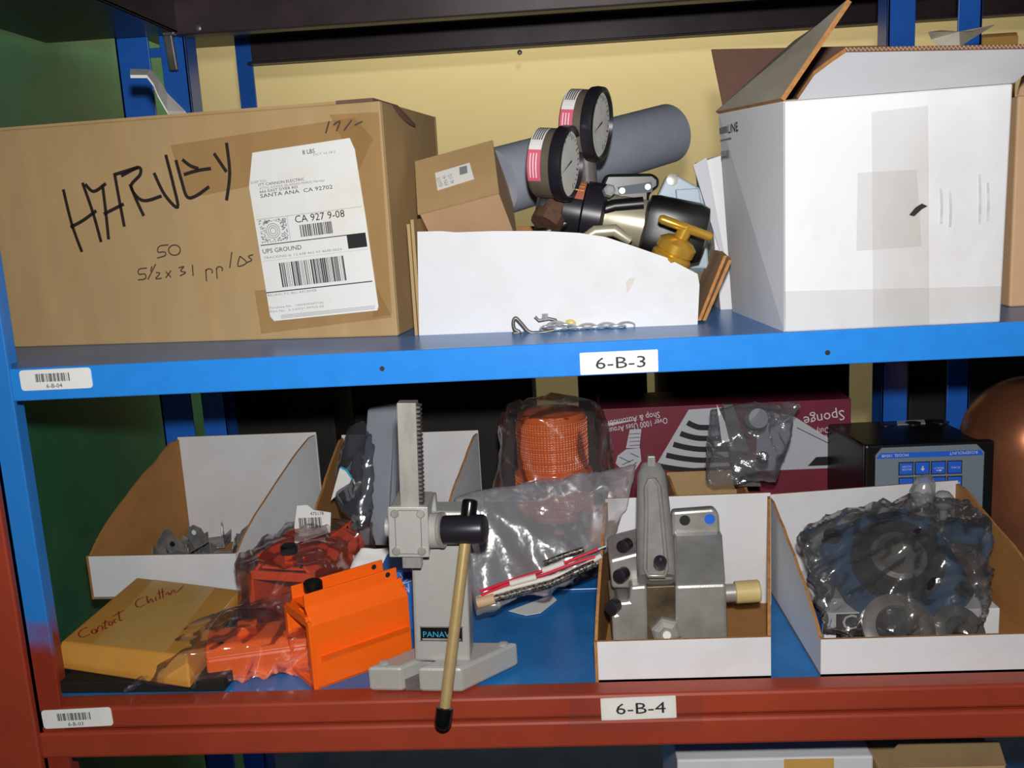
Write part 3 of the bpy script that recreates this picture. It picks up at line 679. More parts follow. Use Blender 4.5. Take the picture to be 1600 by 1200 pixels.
MB().add(so_ + [p + V((t, 0, 0)) for p in so_], [(0, 2, 1), (0, 3, 2), (4, 5, 6), (4, 6, 7), (0, 1, 5, 4), (1, 2, 6, 5), (2, 3, 7, 6), (3, 0, 4, 7)], [0, 0, 1, 1, 0, 0, 2, 0]).build('side_wall', wm, bw)
wp([fw.p(Wd, t, 0), fw.p(Wd, Dd, 0), fw.p(WR, Dd, HR), fw.p(WR, t, HR)], fw.u * -t, 0, 1, 0, 'side_wall')
wp([fw.p(t, t, 0), fw.p(Wd - t, t, 0), fw.p(Wd - t, Dd - t, 0), fw.p(t, Dd - t, 0)], fw.w * t, 0, 1, 0, 'bottom')
# left flap, leaning up and over to the right
tipn = atY(1331, 3, .006); tipf = V((tipn.x - .004, Dd + .004, tipn.z - .006)); hn, hf_ = fw.p(0, 0, Hh), bt3
mid = hn.lerp(tipn, .5); midf = hf_.lerp(tipf, .5)
wp([hn, tipn, tipn.lerp(tipf, .35) + V((-.006, 0, -.006)), tipf, hf_.lerp(tipf, .6) + V((-.003, 0, -.002)), hf_], (tipn - hn).cross(V((0, 1, 0))).normalized() * .004, 1, 3, 2, 'left_flap', label='dirty left flap standing up')
# front flap, leaning out towards the viewer
yo = -.045
h0_, h1_ = fw.p(.010, -.0015, Hh), fw.p(WR, -.0015, HR); tp_ = atY(1322, 82, yo); nfl = (h1_ - h0_).cross(tp_ - h0_).normalized(); nfl = nfl if nfl.y > 0 else -nfl
fl = [h0_, h1_] + [hit(x, y, h0_, nfl) for x, y in ((1650, 76), (1322, 82), (1300, 97), (1272, 118))]
wp(fl, nfl * .004, 0, 1, 2, 'front_flap', label='front flap folded out with corrugated edge')
# corrugation along the flap edge
ed = (tp_ - h0_); ed = ed - nfl * ed.dot(nfl); al_e = (fl[2] - fl[3]).normalized(); ed = (ed - al_e * ed.dot(al_e)).normalized()
MB().prism([fl[3] + ed * .0002, fl[2] + ed * .0002, fl[2] + ed * .0002 + nfl * .0042, fl[3] + ed * .0002 + nfl * .0042], ed * .0004).build('flap_edge', 'kraftbrown', bw)
N = 100; pts = [fl[3].lerp(fl[2], i / N) + ed * .0008 + nfl * (.0006 if i % 2 else .0036) for i in range(N + 1)]
MB().tube(pts, .0005, 4).build('corrugation', 'kraftpale', bw)
# back flap standing behind, brown inside
Yb = Dd + .006
wp([atY(1130, 165, Yb + .004), atY(1392, 140, Yb + .004), atY(1385, 71, Yb + .03), atY(1112, 77, Yb + .03)], V((0, .004, 0)), 1, 0, 2, 'back_flap', label='brown inside of raised back flap')
# tape and marks
FW = Print(fw.o - fw.v * .0002, fw.u, fw.w, .0003)
for q in ([(1225, 455), (1566, 447), (1565, 503), (1228, 519)], [(1362, 175), (1450, 165), (1452, 515), (1364, 520)], [(1340, 270), (1432, 265), (1440, 385), (1338, 392)]): FW.pxpoly(q, 0, 1)
FW.build('packing_tape', 'tapewhite', bw)
FW = Print(fw.o - fw.v * .0002, fw.u, fw.w, .0003)
FW.pxpoly([(1420, 336), (1430, 324), (1440, 318), (1449, 322), (1440, 327), (1428, 338)], 0, 2)
for x, y0_, y1_ in ((1470, 295, 350), (1484, 297, 355), (1530, 272, 350), (1543, 285, 345)): FW.stroke([(x, y0_), (x + 1, (y0_ + y1_) / 2), (x, y1_)], .0022, 1, 2)
FW.build('scuff_marks', ['ink', 'smudge'], bw)
sw0, sw1 = fw.p(-.016, Dd, 0), fw.p(0, t, 0); u_ = (sw1 - sw0).normalized()
SW = Print(sw0, u_, ((bt3 - sw0) - u_ * (bt3 - sw0).dot(u_)), .0008)
x0, y0_ = SW.loc(1139, 201); x1, _y = SW.loc(1155, 200)
SW.text('LINE', x0, y0_ - .004, .008, 0, x1 - x0); x0b, _ = SW.loc(1125, 201); SW.rect(x0b, y0_ - .003, x0 - .003, y0_ + .003, 1)
for k in range(2): SW.rect(x0b, y0_ - .010 - k * .016, x0b + .04 - k * .02, y0_ - .0085 - k * .016, 1)
xa, ya = SW.loc(1128, 243); SW.barcode(xa, ya - .004, xa + .03, ya + .004, 16, 1)
SW.build('side_print', ['ink', 'greyink'], bw)
# torn tape scrap over the rear edge
pp = [(1450, 50), (1470, 47), (1490, 58), (1520, 48), (1556, 38), (1520, 60), (1500, 73), (1470, 76), (1455, 62)]
q = [atY(x, y, Dd + .04 + .008 * (i % 3)) for i, (x, y) in enumerate(pp)]; c = sum(q, V((0, 0, 0))) / len(q)
k_ = len(q)
MB().add(q + [c + V((0, -.01, .003)), atY(1462, 150, Dd), atY(1496, 150, Dd)], [(i, (i + 1) % k_, k_) for i in range(k_)] + [(7, 6, k_ + 2, k_ + 1)]).build('torn_tape', 'dirtycard', bw, label='torn strip of dirty tape')
# brown carton at the far right
p0 = atZ(1577, 480, ZB); bc = thing('brown_carton', 'plain brown carton cut off by the right photo edge', 'box', (p0.x + .1, p0.y + .09, ZB))
fc = Fr((p0.x, p0.y, ZB), (1, 0, 0), (0, 1, 0), (0, 0, 1)); hc = atY(1585, 150, p0.y).z - ZB
fc.hexa(MB(), 0, .2, 0, .18, 0, hc).build('carton_body', 'kraftpale', bc, bevel=.002)
MB().prism([fc.p(0, 0, hc), fc.p(.2, 0, hc), fc.p(.2, -.02, hc + .03), fc.p(0, -.012, hc + .02)], (0, .003, .002)).build('top_flap', 'kraftpale', bc)
pz = atY(1556, 52, .62)
oc = thing('orange_carton', 'narrow orange brown carton standing far behind the white carton', 'box', (pz.x + .02, .66, ZB))
MB().box(pz.x - .018, pz.x + .03, .62, .70, ZB, pz.z).build('carton_body', 'kraftdk', oc, bevel=.002)
MB().box(pz.x - .018, pz.x + .03, .618, .621, pz.z - .03, pz.z - .005).build('tape_strip', 'tapetan', oc)

# ================================================================== lower shelf: bins
quad_bin('parts_bin', 'white cardboard bin of loose steel clips at lower left', [(-.552, .270), (-.362, .262), (-.302, .455), (-.500, .46)], .056, .158, ZL, seed=2)
quad_bin('parts_bin', 'white cardboard bin standing behind the orange boxes and the arbor press', [(-.275, .245), (-.115, .24), (-.075, .43), (-.262, .435)], .056, .157, ZL, seed=5)
quad_bin('parts_bin', 'white cardboard bin holding the cast aluminium tool', [(.062, .028), (.227, .028), (.262, .195), (.083, .195)], .042, .13, ZL, seed=7)
quad_bin('parts_bin', 'wide white cardboard bin with bagged blue casting at right', [(.273, .028), (.505, .028), (.487, .262), (.268, .235)], .038, .115, ZL, seed=9)
quad_bin('small_bin', 'narrow brown cardboard bin before the maroon box', [(.178, .27), (.268, .27), (.262, .39), (.17, .39)], .07, .10, ZL, None, mats=('kraft', 'kraftdk', 'kraftedge'), seed=12)

# steel clips in the left bin
def clip(c, rz, tilt, lab, s=1, flip=0):
    c = V(c); o = thing('steel_clip', lab, 'clip', c, 'loose steel clips in the left bin')
    R3 = Matrix.Rotation(rz, 3, 'Z') @ Matrix.Rotation(tilt, 3, 'X') @ Matrix.Rotation(flip, 3, 'Y')
    def bx(x0, x1, y0, y1, z0, z1): return [c + R3 @ (V((x, y, z)) * s) for x, y, z in ((x0, y0, z0), (x1, y0, z0), (x1, y1, z0), (x0, y1, z0))], R3 @ V((0, 0, z1 - z0)) * s
    mb = MB()
    for g in ((-.018, .018, -.011, .011, 0, .0012), ): p_, e = bx(*g); mb.prism(p_, e)
    mb.build('clip_base', 'galv', o)
    for sx in (-1, 1):
        p_ = [c + R3 @ (V((sx * .018, y, z)) * s) for y, z in ((-.011, 0), (.011, 0), (.011, .018), (.004, .026), (-.004, .026), (-.011, .018))]
        w2 = MB().prism(p_, R3 @ V((sx * .0012, 0, 0)) * s).build('clip_wing', 'galv', o)
        MB().lathe([(.003 * s, 0), (.003 * s, .0016 * s)], c + R3 @ (V((sx * .0178 + (0 if sx > 0 else -.0012), 0, .018)) * s), R3 @ V((sx, 0, 0)), 12).build('bolt_hole', 'paper' if sx > 0 else 'ink', w2)
        p_ = [c + R3 @ (V((sx * .018, y, .0)) * s) for y in (-.011, .011)] + [c + R3 @ (V((sx * .028, y, .010)) * s) for y in (.009, -.009)]
        MB().prism(p_, R3 @ V((0, 0, .0012)) * s).build('clip_lip', 'galv', o)
zc = ZL + .006
for i, (px, py, dz, rz, tl_, fl_, lab) in enumerate(((300, 862, .028, 1.3, -.5, 0, 'topmost upright steel clip with round hole in left bin'), (325, 850, .012, .3, .3, 0, 'steel clip in the middle of the clip pile'),
        (275, 868, .004, -.5, .1, .3, 'steel clip at the left edge of the clip pile'), (300, 875, .004, .8, 0, 0, 'dark steel clip at the front of the clip pile'), (340, 868, .002, .1, .2, .2, 'steel clip flat at the right of the clip pile'),
        (395, 862, .006, -.6, -.4, .2, 'lone steel clip beside the right wall of left bin'), (270, 885, 0, .2, 0, 0, 'lowest steel clip partly hidden behind bin front'))):
    p_ = atZ(px, py, zc + dz); p_ = V((p_.x, min(p_.y, .42), zc + dz)); clip(p_, rz, tl_, lab, 1.15, fl_)

# things in the second bin
gs = thing('grey_sleeve', 'long flat grey plastic sleeve standing upright in the bin', 'sleeve', atY(590, 850, .30))
q = [atY(x, y, .30 + (.03 if y < 700 else 0)) for x, y in ((560, 852), (607, 853), (612, 760), (619, 632), (574, 640), (566, 760))]
MB().prism(q, (0, .012, 0)).build('sleeve_body', 'greysheet', gs, bevel=.002)
MB().prism([atY(x, y, .299) for x, y in ((607, 853), (614, 853), (626, 640), (619, 632), (612, 760))], (0, .02, 0)).build('sleeve_edge', 'greysheet', gs)
film_blob('smoky_bag', [atY(x, y, Y) for x, y, Y in ((522, 800, .27), (560, 835, .26), (585, 830, .27), (540, 660, .33), (575, 655, .33), (590, 700, .30), (520, 740, .30), (560, 760, .35))], None, 'clearblk', .005, .004, 30, 3, 'smoky clear plastic bag standing left of the grey sleeve', 'bag')
bt2 = thing('disc_card', 'white paper disc card with blue rim inside the smoky bag', 'card', atY(540, 740, .285))
q = [atY(x, y, .285) for x, y in ((517, 782), (545, 758), (549, 748), (540, 735), (531, 731))]
MB().prism(q, (0, .001, 0)).build('card_sheet', 'paper', bt2)
q = [atY(x, y, .2845) for x, y in ((531, 731), (533, 729), (543, 734), (551, 748), (549, 749), (540, 736))]
MB().prism(q, (0, .001, 0)).build('card_rim', 'cyanink', bt2)
tg = thing('paper_tag', 'white paper tag with barcode sticking up behind the bagged orange box', 'tag', atY(490, 810, .24))
q = [atY(x, y, .24) for x, y in ((460, 822), (464, 790), (480, 789), (490, 797), (517, 801), (516, 832), (460, 850))]
tgp = MB().prism(q, (0, .001, 0)).build('tag_sheet', 'paper', tg)
PT = Print((q[0].x, .2398, q[0].z), (1, 0, 0), (0, 0, 1), .0003)
xa, ya = PT.loc(467, 818); xb, yb2 = PT.loc(503, 808); PT.barcode(xa, ya - .006, xb, yb2, 22); xa, ya = PT.loc(485, 805); PT.text('475178', xa, ya, .004, 0, .016)
PT.build('tag_print', 'ink', tgp)
film_blob('paper_pack', [atY(x, y, Y) for x, y, Y in ((540, 898, .20), (560, 850, .22), (612, 852, .22), (615, 905, .20), (600, 930, .19), (550, 900, .25), (610, 860, .26))], None, 'paper', .005, .003, 25, 8, 'crumpled white paper pack below the grey sleeve', 'packet')
p0 = atZ(612, 985, ZL); bb = thing('blue_carton', 'small blue carton with white line drawing between orange box and press', 'box', (p0.x, p0.y + .03, ZL))
hB = atY(612, 895, p0.y).z - ZL; x0 = atY(592, 920, p0.y).x; x1 = x0 + .05
MB().box(x0, x1, p0.y, p0.y + .06, ZL, ZL + hB).build('carton_body', 'bluebox', bb, bevel=.001)
PB = Print((x0, p0.y - .0002, ZL), (1, 0, 0), (0, 0, 1), .0003); rr = random.Random(3)
for k in range(9): cx, cy = PB.loc(rr.uniform(612, 640), rr.uniform(902, 935)); PB.stroke([(cx, cy), (cx + rr.uniform(-.008, .008), cy + rr.uniform(-.008, .008)), (cx + rr.uniform(-.008, .008), cy + rr.uniform(-.006, .006))], .0008, px=False)
PB.build('line_drawing', 'whiteink', bb)

# ================================================================== orange enclosures
def enclosure(root, f, L, Wd_, H_, m, knob=True):
    """hollow extruded housing: axis along f.u, width along f.v (away), height f.w; open at u=0"""
    t = .003
    def hx(name, a, **k): return f.hexa(MB(), *a).build(name, m, root, bevel=.0008, **k)
    hs_ = H_ * .80
    # side walls with outward-sloping shoulder, ribbed face
    sec = [(0, 0), (0, hs_), (.012, H_ * .98), (.016, H_ * .98), (.004, hs_ - .002), (t, 0)]
    for k_, (vv0, sg) in enumerate(((0, 1), (Wd_, -1))):
        MB().prism([f.p(0, vv0 + sg * b, c) for b, c in sec], f.u * L).build('side_wall', m, root, bevel=.0006)
        MB().prism([f.p(0, vv0 + sg * (.012), H_ * .96), f.p(0, vv0 + sg * .012, H_ * 1.13), f.p(0, vv0 + sg * .0145, H_ * 1.13), f.p(0, vv0 + sg * .0145, H_ * .96)], f.u * (L * .96)).build('top_flange', m, root, bevel=.0008)
        MB().lathe([(.0028, 0), (.0028, .0032)], f.p(L * .86, vv0 + sg * .0118 - (.0 if sg > 0 else .0028), H_ * 1.07), f.v, 12).build('flange_hole', 'ink', root)
    hx('bottom_wall', (0, L, 0, Wd_, 0, t)); hx('top_wall', (.004, L, .014, Wd_ - .014, H_ * .90, H_ * .94)); hx('end_wall', (L - t, L, t, Wd_ - t, t, H_ * .9))
    mb = MB()
    for k_ in range(6): f.hexa(mb, .004, L - .004, -.0005, .0004, hs_ * (.52 + k_ * .03), hs_ * (.535 + k_ * .03))
    mb.build('ribbing', m, root)
    MB().prism([f.p(.006, -.0022, hs_ * .50), f.p(.006, 0, hs_ * .50), f.p(.006, 0, hs_ * .40)], f.u * (L - .008)).build('ledge', m, root)
    # front frame ring
    mb = MB()
    for a in ((-.004, .0, -.001, .006, 0, hs_ + .004), (-.004, 0, Wd_ - .006, Wd_ + .001, 0, hs_ + .004), (-.004, 0, 0, Wd_, 0, .006), (-.004, 0, .004, Wd_ - .004, hs_ - .002, hs_ + .008)): f.hexa(mb, *a)
    mb.build('end_frame', m, root, bevel=.0008)
    if knob:
        kb = MB().lathe([(.009, 0), (.0095, .002), (.0095, .008), (.008, .0095)], f.p(L * .16, Wd_ * .5, H_ * 1.08), f.w, 20)
        kb.build('knob', 'blackpl', root, smooth=35); f.hexa(MB(), L * .13, L * .19, Wd_ * .44, Wd_ * .56, H_ * .94, H_ * 1.08).build('knob_post', m, root)
    f.hexa(MB(), .004, .008, .018, .021, H_ * .94, H_ * .97).build('stop_pin', 'ink', root)
b0, b1 = atZ(497, 1078, ZL), atZ(645, 1024, ZL); u = (b1 - b0).normalized(); fo = Fr(b0, u, V((-u.y, u.x, 0)), (0, 0, 1))
H_o = (atY(489, 978, b0.y).z - ZL) / .80
ob = thing('orange_housing', 'bare bright orange metal housing with black knob beside the press', 'housing', fo.p(.05, .03, 0), 'orange housings')
enclosure(ob, fo, (b1 - b0).length, .056, H_o, 'orange')
c0, c1 = atZ(388, 992, ZL), atZ(508, 990, ZL); vv_ = (c1 - c0).normalized()
fo2 = Fr(c0, V((-vv_.y, vv_.x, 0)), -vv_, (0, 0, 1)); fo2 = Fr(c1, V((-vv_.y, vv_.x, 0)), -vv_, (0, 0, 1))
oA = thing('orange_housing', 'red orange metal housing inside clear bag behind the bare one', 'housing', fo2.p(.05, .03, 0), 'orange housings')
fo2.o = fo2.o + V((-.004, .0, 0)); fo2.u = (fo2.u + V((.20, 0, 0))).normalized(); fo2.v = V((-fo2.u.y, fo2.u.x, 0)); 
enclosure(oA, fo2, .125, .082, .078, 'orangedk')
film_blob('plastic_bag', [fo2.p(a_, b_, c_) for a_ in (-.02, .135) for b_ in (-.012, .095) for c_ in (.002, .085)] + [fo2.p(.07, .04, .10), fo2.p(-.03, .05, .05), fo2.p(.0, .10, .09), fo2.p(-.02, .04, .088)], None, 'bag', .004, .009, 26, 11, 'clear crinkled bag around the red orange housing', 'bag', 'clear plastic bags')
d0 = atZ(345, 1085, ZL); fo3 = Fr((d0.x - .02, .045, ZL), (.97, .25, 0), (-.25, .97, 0), (0, 0, 1))
oC = thing('orange_housing', 'low orange cover inside clear bag at the front left', 'housing', fo3.p(.05, .03, 0), 'orange housings')
mb = MB(); fo3.hexa(mb, 0, .10, 0, .06, 0, .026); mb.build('cover_body', 'orange', oC, bevel=.003)
MB().prism([fo3.p(0, 0, .026), fo3.p(0, .06, .026), fo3.p(0, .05, .036), fo3.p(0, .01, .036)], fo3.u * .1).build('cover_top', 'orange', oC, bevel=.002)
fo3.hexa(MB(), .03, .05, .02, .04, .036, .047).build('cover_tab', 'orange', oC, bevel=.002)
MB().lathe([(.003, 0), (.003, .0004)], fo3.p(.015, .012, .0362), fo3.w, 10).build('screw_hole', 'ink', oC)
film_blob('plastic_bag', [fo3.p(a_, b_, c_) for a_ in (-.02, .112) for b_ in (-.015, .07) for c_ in (.002, .042)] + [fo3.p(-.085, .0, .004), fo3.p(-.07, .03, .022), fo3.p(.07, .05, .06), fo3.p(.04, .03, .056), fo3.p(.09, .085, .055), fo3.p(.10, .09, .004)], None, 'bag', .004, .009, 26, 17, 'clear crinkled bag around the low orange cover', 'bag', 'clear plastic bags')

# ================================================================== manila envelope
ZE = 1.083
q = [atZ(x, y, ZE) for x, y in ((96, 1002), (292, 1024), (378, 922), (214, 902))]
en = thing('manila_parcel', 'flat manila parcel with tan tape and red handwriting at lower left', 'parcel', (sum(q, V((0, 0, 0))) / 4) - V((0, 0, .03)))
dn = V((0, 0, -.016))
ctr = sum(q, V((0, 0, 0))) / 4
skirt = [p + (p - ctr) * .05 + V((0, 0, -.020)) for p in q]
skirt[0] = atZ(84, 1032, ZE - .016); skirt[1] = atZ(296, 1064, ZE - .018)
mb = MB(); bot = [p + V((0, 0, -.008)) for p in skirt]
mb.add(q + skirt + bot, [(0, 1, 2, 3)] + [(4 + i, 4 + (i + 1) % 4, (i + 1) % 4, i) for i in range(4)] + [(8 + i, 8 + (i + 1) % 4, 4 + (i + 1) % 4, 4 + i) for i in range(4)] + [(11, 10, 9, 8)])
mb.build('envelope', 'manila', en, bevel=.002)
PE = Print(V((q[0].x, q[0].y, ZE)), (1, 0, 0), (0, 1, 0), .0004)
PE.pxpoly([(146, 1006), (259, 1019), (337, 918), (240, 906)], 0, 1)
PE.build('tan_tape', 'tapetan', en)
PE = Print(V((q[0].x, q[0].y, ZE)), (1, 0, 0), (0, 1, 0), .0009)
def e7(l): return [(x / 2.667, 850 + y / 2.667) for x, y in l]
for s_ in ([(365, 350), (340, 362), (328, 382), (345, 392), (375, 380)], arc(392, 368, 10, 9, 0, 360, 8), [(405, 372), (410, 350), (425, 345), (428, 362)], [(440, 320), (438, 355), (450, 352)], [(425, 335), (455, 325)], arc(462, 335, 8, 8, 0, 360, 8), [(488, 318), (478, 318), (475, 328), (487, 332)], [(495, 285), (500, 322), (512, 318)], [(470, 305), (515, 280)],
           [(600, 225), (575, 235), (565, 255), (580, 267), (605, 255)], [(612, 220), (618, 250), (628, 232), (640, 245)], [(648, 225), (652, 240)], [(662, 195), (668, 232)], [(676, 188), (680, 228)], [(652, 212), (690, 200)], [(690, 215), (700, 205), (708, 215), (722, 195), (735, 205), (765, 178)]):
    PE.stroke(e7(s_), .0016)
PE.build('handwriting', 'redpen', en, label='red handwriting reading Contact Chitten')
# sticker on the sloping right flank
n4 = (q[2] - q[1]).cross(skirt[1] - q[1]).normalized(); n4 = n4 if n4.x > 0 else -n4
so = skirt[1] + n4 * .0006; su = (skirt[2] - skirt[1]).normalized(); sv = n4.cross(su); sv = sv if sv.z > 0 else -sv
PSx = Print(so, su, sv, .0004); PSx.n = n4
xa = (skirt[2] - skirt[1]).length
stp = MB().prism([so + su * (xa * a_) + sv * b_ for a_, b_ in ((.42, .002), (.92, .002), (.92, .021), (.42, .021))], n4 * .0006).build('sticker', 'paper', en)
PSx.off = .001; PSx.text('DODGE', xa * .45, .013, .006, 0, xa * .24); PSx.rect(xa * .43, .0105, xa * .91, .0118, 1); PSx.barcode(xa * .5, .003, xa * .85, .009, 16); PSx.build('sticker_print', ['ink', 'cyanink'], stp)
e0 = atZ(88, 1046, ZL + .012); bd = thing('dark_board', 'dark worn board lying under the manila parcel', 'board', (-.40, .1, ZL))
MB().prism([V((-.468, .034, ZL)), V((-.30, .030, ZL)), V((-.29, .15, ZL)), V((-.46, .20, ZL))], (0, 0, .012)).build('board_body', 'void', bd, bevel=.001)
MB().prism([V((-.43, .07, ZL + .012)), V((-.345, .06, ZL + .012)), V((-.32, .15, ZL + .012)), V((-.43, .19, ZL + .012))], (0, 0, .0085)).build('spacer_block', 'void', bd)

# ================================================================== arbor press
zt = ZL + .029
K = [atZ(x, y, zt) for x, y in ((570, 1050), (718, 1052), (808, 1010))]; K[0].y += .0; 
off = V((0, .010, 0))
A_, B2, C2 = [p + off for p in K]; D2 = A_ + (C2 - B2)
pr = thing('arbor_press', 'grey bench arbor press with toothed ram and brass lever', 'press', ((A_ + C2) / 2).to_2d().to_3d() + V((0, 0, ZL + .003)))
thk = V((0, 0, -.025)); e_ = (B2 - A_).normalized(); g_ = (C2 - B2).normalized()
s0, s1 = A_.lerp(B2, .36), A_.lerp(B2, .54); dl = (D2 - A_).length
outl = [A_, s0, s0 + g_ * dl * .45, s1 + g_ * dl * .45, s1, B2, C2, D2]
MB().prism(outl, thk).build('base', 'pressgrey', pr, bevel=.003)
fp_ = [s0 + V((0, 0, -.014)) + g_ * .004, s1 + V((0, 0, -.014)) + g_ * .004, s1 + V((0, 0, -.014)) + g_ * dl * .44, s0 + V((0, 0, -.014)) + g_ * dl * .44]
MB().prism(fp_, (0, 0, -.011)).build('slot_floor', 'steeldk', pr)
for p in (A_.lerp(C2, .08) + V((.004, .004, 0)), C2.lerp(A_, .1)): MB().lathe([(.005, 0), (.005, .001), (.003, .002)], p, (0, 0, 1), 14).build('base_plug', 'pressgrey', pr, smooth=30)
lean = V((.042, 0, 1)).normalized(); PX = V((1, 0, -.042)).normalized(); PY = V((0, 1, 0))
cb = atZ(648, 1034, zt); cb2 = atZ(742, 1030, zt); yc = cb.y; wcol = cb2.x - cb.x - .004
fcx = Fr(V((cb.x, yc, zt)), PX, PY, lean); hcol = (atY(643, 800, yc) - cb).length
MB().prism([fcx.p(0, 0, 0), fcx.p(wcol, 0, 0), fcx.p(wcol * .98, 0, hcol), fcx.p(.0, 0, hcol)], PY * .034).build('column', 'pressgrey', pr, bevel=.003)
# nameplate
PN = Print(fcx.o - PY * .0002, PX, lean, .0004)
n0 = [PN.loc(*p) for p in ((657, 1001), (723, 999), (723, 979), (657, 981))]
x0, y0_, x1, y1_ = n0[0][0], n0[0][1], n0[2][0], n0[2][1]
np_ = MB().prism([PN.p(a_, b_, 0) for a_, b_ in ((x0, y0_), (x1, y0_), (x1, y1_), (x0, y1_))], PY * -.001).build('nameplate', 'blackpl', pr, bevel=.0006)
PN.off = .0013; PN.text('PANAVISE', x0 + .003, y0_ + .0045, .0058, 0, (x1 - x0) - .006); PN.rect(x0 + .002, y0_ + .0012, x1 - .002, y0_ + .003, 1)
for r_ in ((x0, y0_, x1, y0_ + .0006), (x0, y1_ - .0006, x1, y1_), (x0, y0_, x0 + .0006, y1_), (x1 - .0006, y0_, x1, y1_)): PN.rect(*r_, 1)
PN.build('plate_lettering', ['cyanink', 'steel'], np_)
# head, ram, pinion hub
yh = yc - .030
fh = Fr(atY(610, 870, yh), PX, PY, lean); hw_ = atY(669, 870, yh).x - atY(610, 870, yh).x; hh_ = (atY(608, 793, yh) - atY(610, 870, yh)).length
fh.hexa(MB(), 0, hw_, .003, .05, 0, hh_).build('head', 'pressgrey', pr, bevel=.002)
fpz = fh.hexa(MB(), -.001, hw_ + .001, 0, .003, -.0005, hh_ + .0005).build('cover_plate', 'pressgrey', pr, bevel=.001)
PH = Print(fh.o - PY * .0003, PX, lean, .0003)
for x in (.16, .84): PH.rect(hw_ * x - .0003, hh_ * .1, hw_ * x + .0003, hh_ * .9)
for y in (.06, .94): PH.rect(hw_ * .2, hh_ * y, hw_ * .8, hh_ * y + .0005)
PH.build('plate_groove', 'steeldk', fpz)
for x in (.16, .84):
    for y in (.12, .88):
        c = fh.p(hw_ * x, -.0002, hh_ * y); s_ = MB().lathe([(.0038, 0), (.0038, .0012), (.003, .0022)], c, -PY, 16).build('cover_screw', 'steel', fpz, smooth=30)
rx0, rx1 = atY(625, 640, yh + .006).x, atY(655, 640, yh + .006).x
fr_ = Fr(atY(629, 888, yh + .005), PX, PY, lean); wr = rx1 - rx0; hr = (atY(624, 630, yh + .005) - fr_.o).length
ram = fr_.hexa(MB(), 0, wr, 0, .014, 0, hr).build('ram', 'steel', pr, bevel=.0006)
nT = 26
tm = MB()
for k in range(nT):
    z_ = hr * (.33 + .66 * k / nT); dz = hr * .66 / nT
    tm.prism([fr_.p(wr, .0005, z_), fr_.p(wr + .0035, .0005, z_ + dz * .2), fr_.p(wr + .0035, .0005, z_ + dz * .5), fr_.p(wr, .0005, z_ + dz * .72)], PY * .013)
tm.build('rack_teeth', 'steeldk', ram)
hc_ = atY(693, 828, yh + .018); hx1 = atY(760, 826, yh + .010); ah = (hx1 - hc_).normalized(); Lh = (hx1 - hc_).length
MB().lathe([(.016, -.03), (.016, .0)], hc_, ah, 28).build('pinion_boss', 'pressgrey', pr, smooth=35)
MB().lathe([(.016, -.003), (.0165, -.002), (.0165, .000), (.014, .001)], hc_, ah, 28).build('flange_ring', 'steel', pr, smooth=35)
MB().lathe([(.011, 0), (.0132, .001), (.0132, Lh * .92), (.012, Lh * .97), (.008, Lh), (.002, Lh * 1.0)], hc_, ah, 32).build('pinion_hub', 'blacksat', pr, smooth=35)
MB().lathe([(.028, -.014), (.028, .0)], atY(684, 815, yh + .055), (1, .12, 0), 32).build('gear_housing', 'pressgrey', pr, smooth=35)
MB().lathe([(.009, 0), (.009, .008)], fh.p(-.007, .022, hh_ * .45), PX, 20).build('shaft_end', 'pressgrey', pr, smooth=35)
l0, l1 = atY(735, 780, yh + .022), atY(691, 1140, -.035); al = (l1 - l0).normalized(); Ll = (l1 - l0).length
lever = MB().tube([l0 + al * .006, l0 + al * (Ll - .01)], .0052, 18).build('lever', 'brassbar', pr, smooth=40)
MB().lathe([(.004, 0), (.0066, .001), (.0072, .003), (.0072, .016), (.006, .0165)], l0, al, 20).build('grip_cap', 'blackrub', lever, smooth=35)
MB().lathe([(.0062, -.02), (.0078, -.0195), (.0078, -.006), (.006, -.002), (.003, 0), (.001, .0002)], l1, al, 20).build('grip_cap', 'blackrub', lever, smooth=40)

# ================================================================== amber beacon, bags, wires
yb_ = .31
bc0, bt_ = atY(868, 800, yb_), atY(868, 640, yb_)
bk = thing('warning_beacon', 'amber ribbed warning beacon wrapped in a clear bag', 'beacon', V((bc0.x, yb_, ZL)))
bx_, zz0, zz1 = bc0.x, bc0.z, bt_.z; hB = zz1 - zz0
MB().lathe([(.0455, 0), (.0465, .002), (.0465, hB * .42), (.0425, hB * .46), (.0425, hB * .93), (.040, hB * .985), (.030, hB * 1.0), (.001, hB * 1.005)], (bx_, yb_, zz0), (0, 0, 1), 64).build('lens', 'amber', bk, smooth=35)
mb = MB()
for k in range(24):
    z_ = hB * (.04 + .9 * k / 24); r_ = .0466 if z_ < hB * .44 else .0426
    mb.tube([(bx_ + math.cos(t_) * r_, yb_ + math.sin(t_) * r_, zz0 + z_) for t_ in [2 * math.pi * i / 48 for i in range(48)]], .0008, 5, closed=True)
for k in range(72):
    t_ = 2 * math.pi * k / 72
    for r_, z0_, z1_ in ((.0466, .03, .41), (.0426, .48, .92)): mb.tube([(bx_ + math.cos(t_) * r_, yb_ + math.sin(t_) * r_, zz0 + hB * z_) for z_ in (z0_, z1_)], .0007, 4)
mb.build('lens_ribs', 'amber', bk, smooth=60, kind='stuff')
MB().lathe([(.048, 0), (.048, zz0 - ZL - .002), (.045, zz0 - ZL)], (bx_, yb_, ZL), (0, 0, 1), 48).build('beacon_base', 'blackpl', bk, smooth=35)
MB().lathe([(.03, .003), (.03, hB * .8)], (bx_, yb_, zz0), (0, 0, 1), 24).build('reflector_core', 'orangedk', bk, smooth=35)
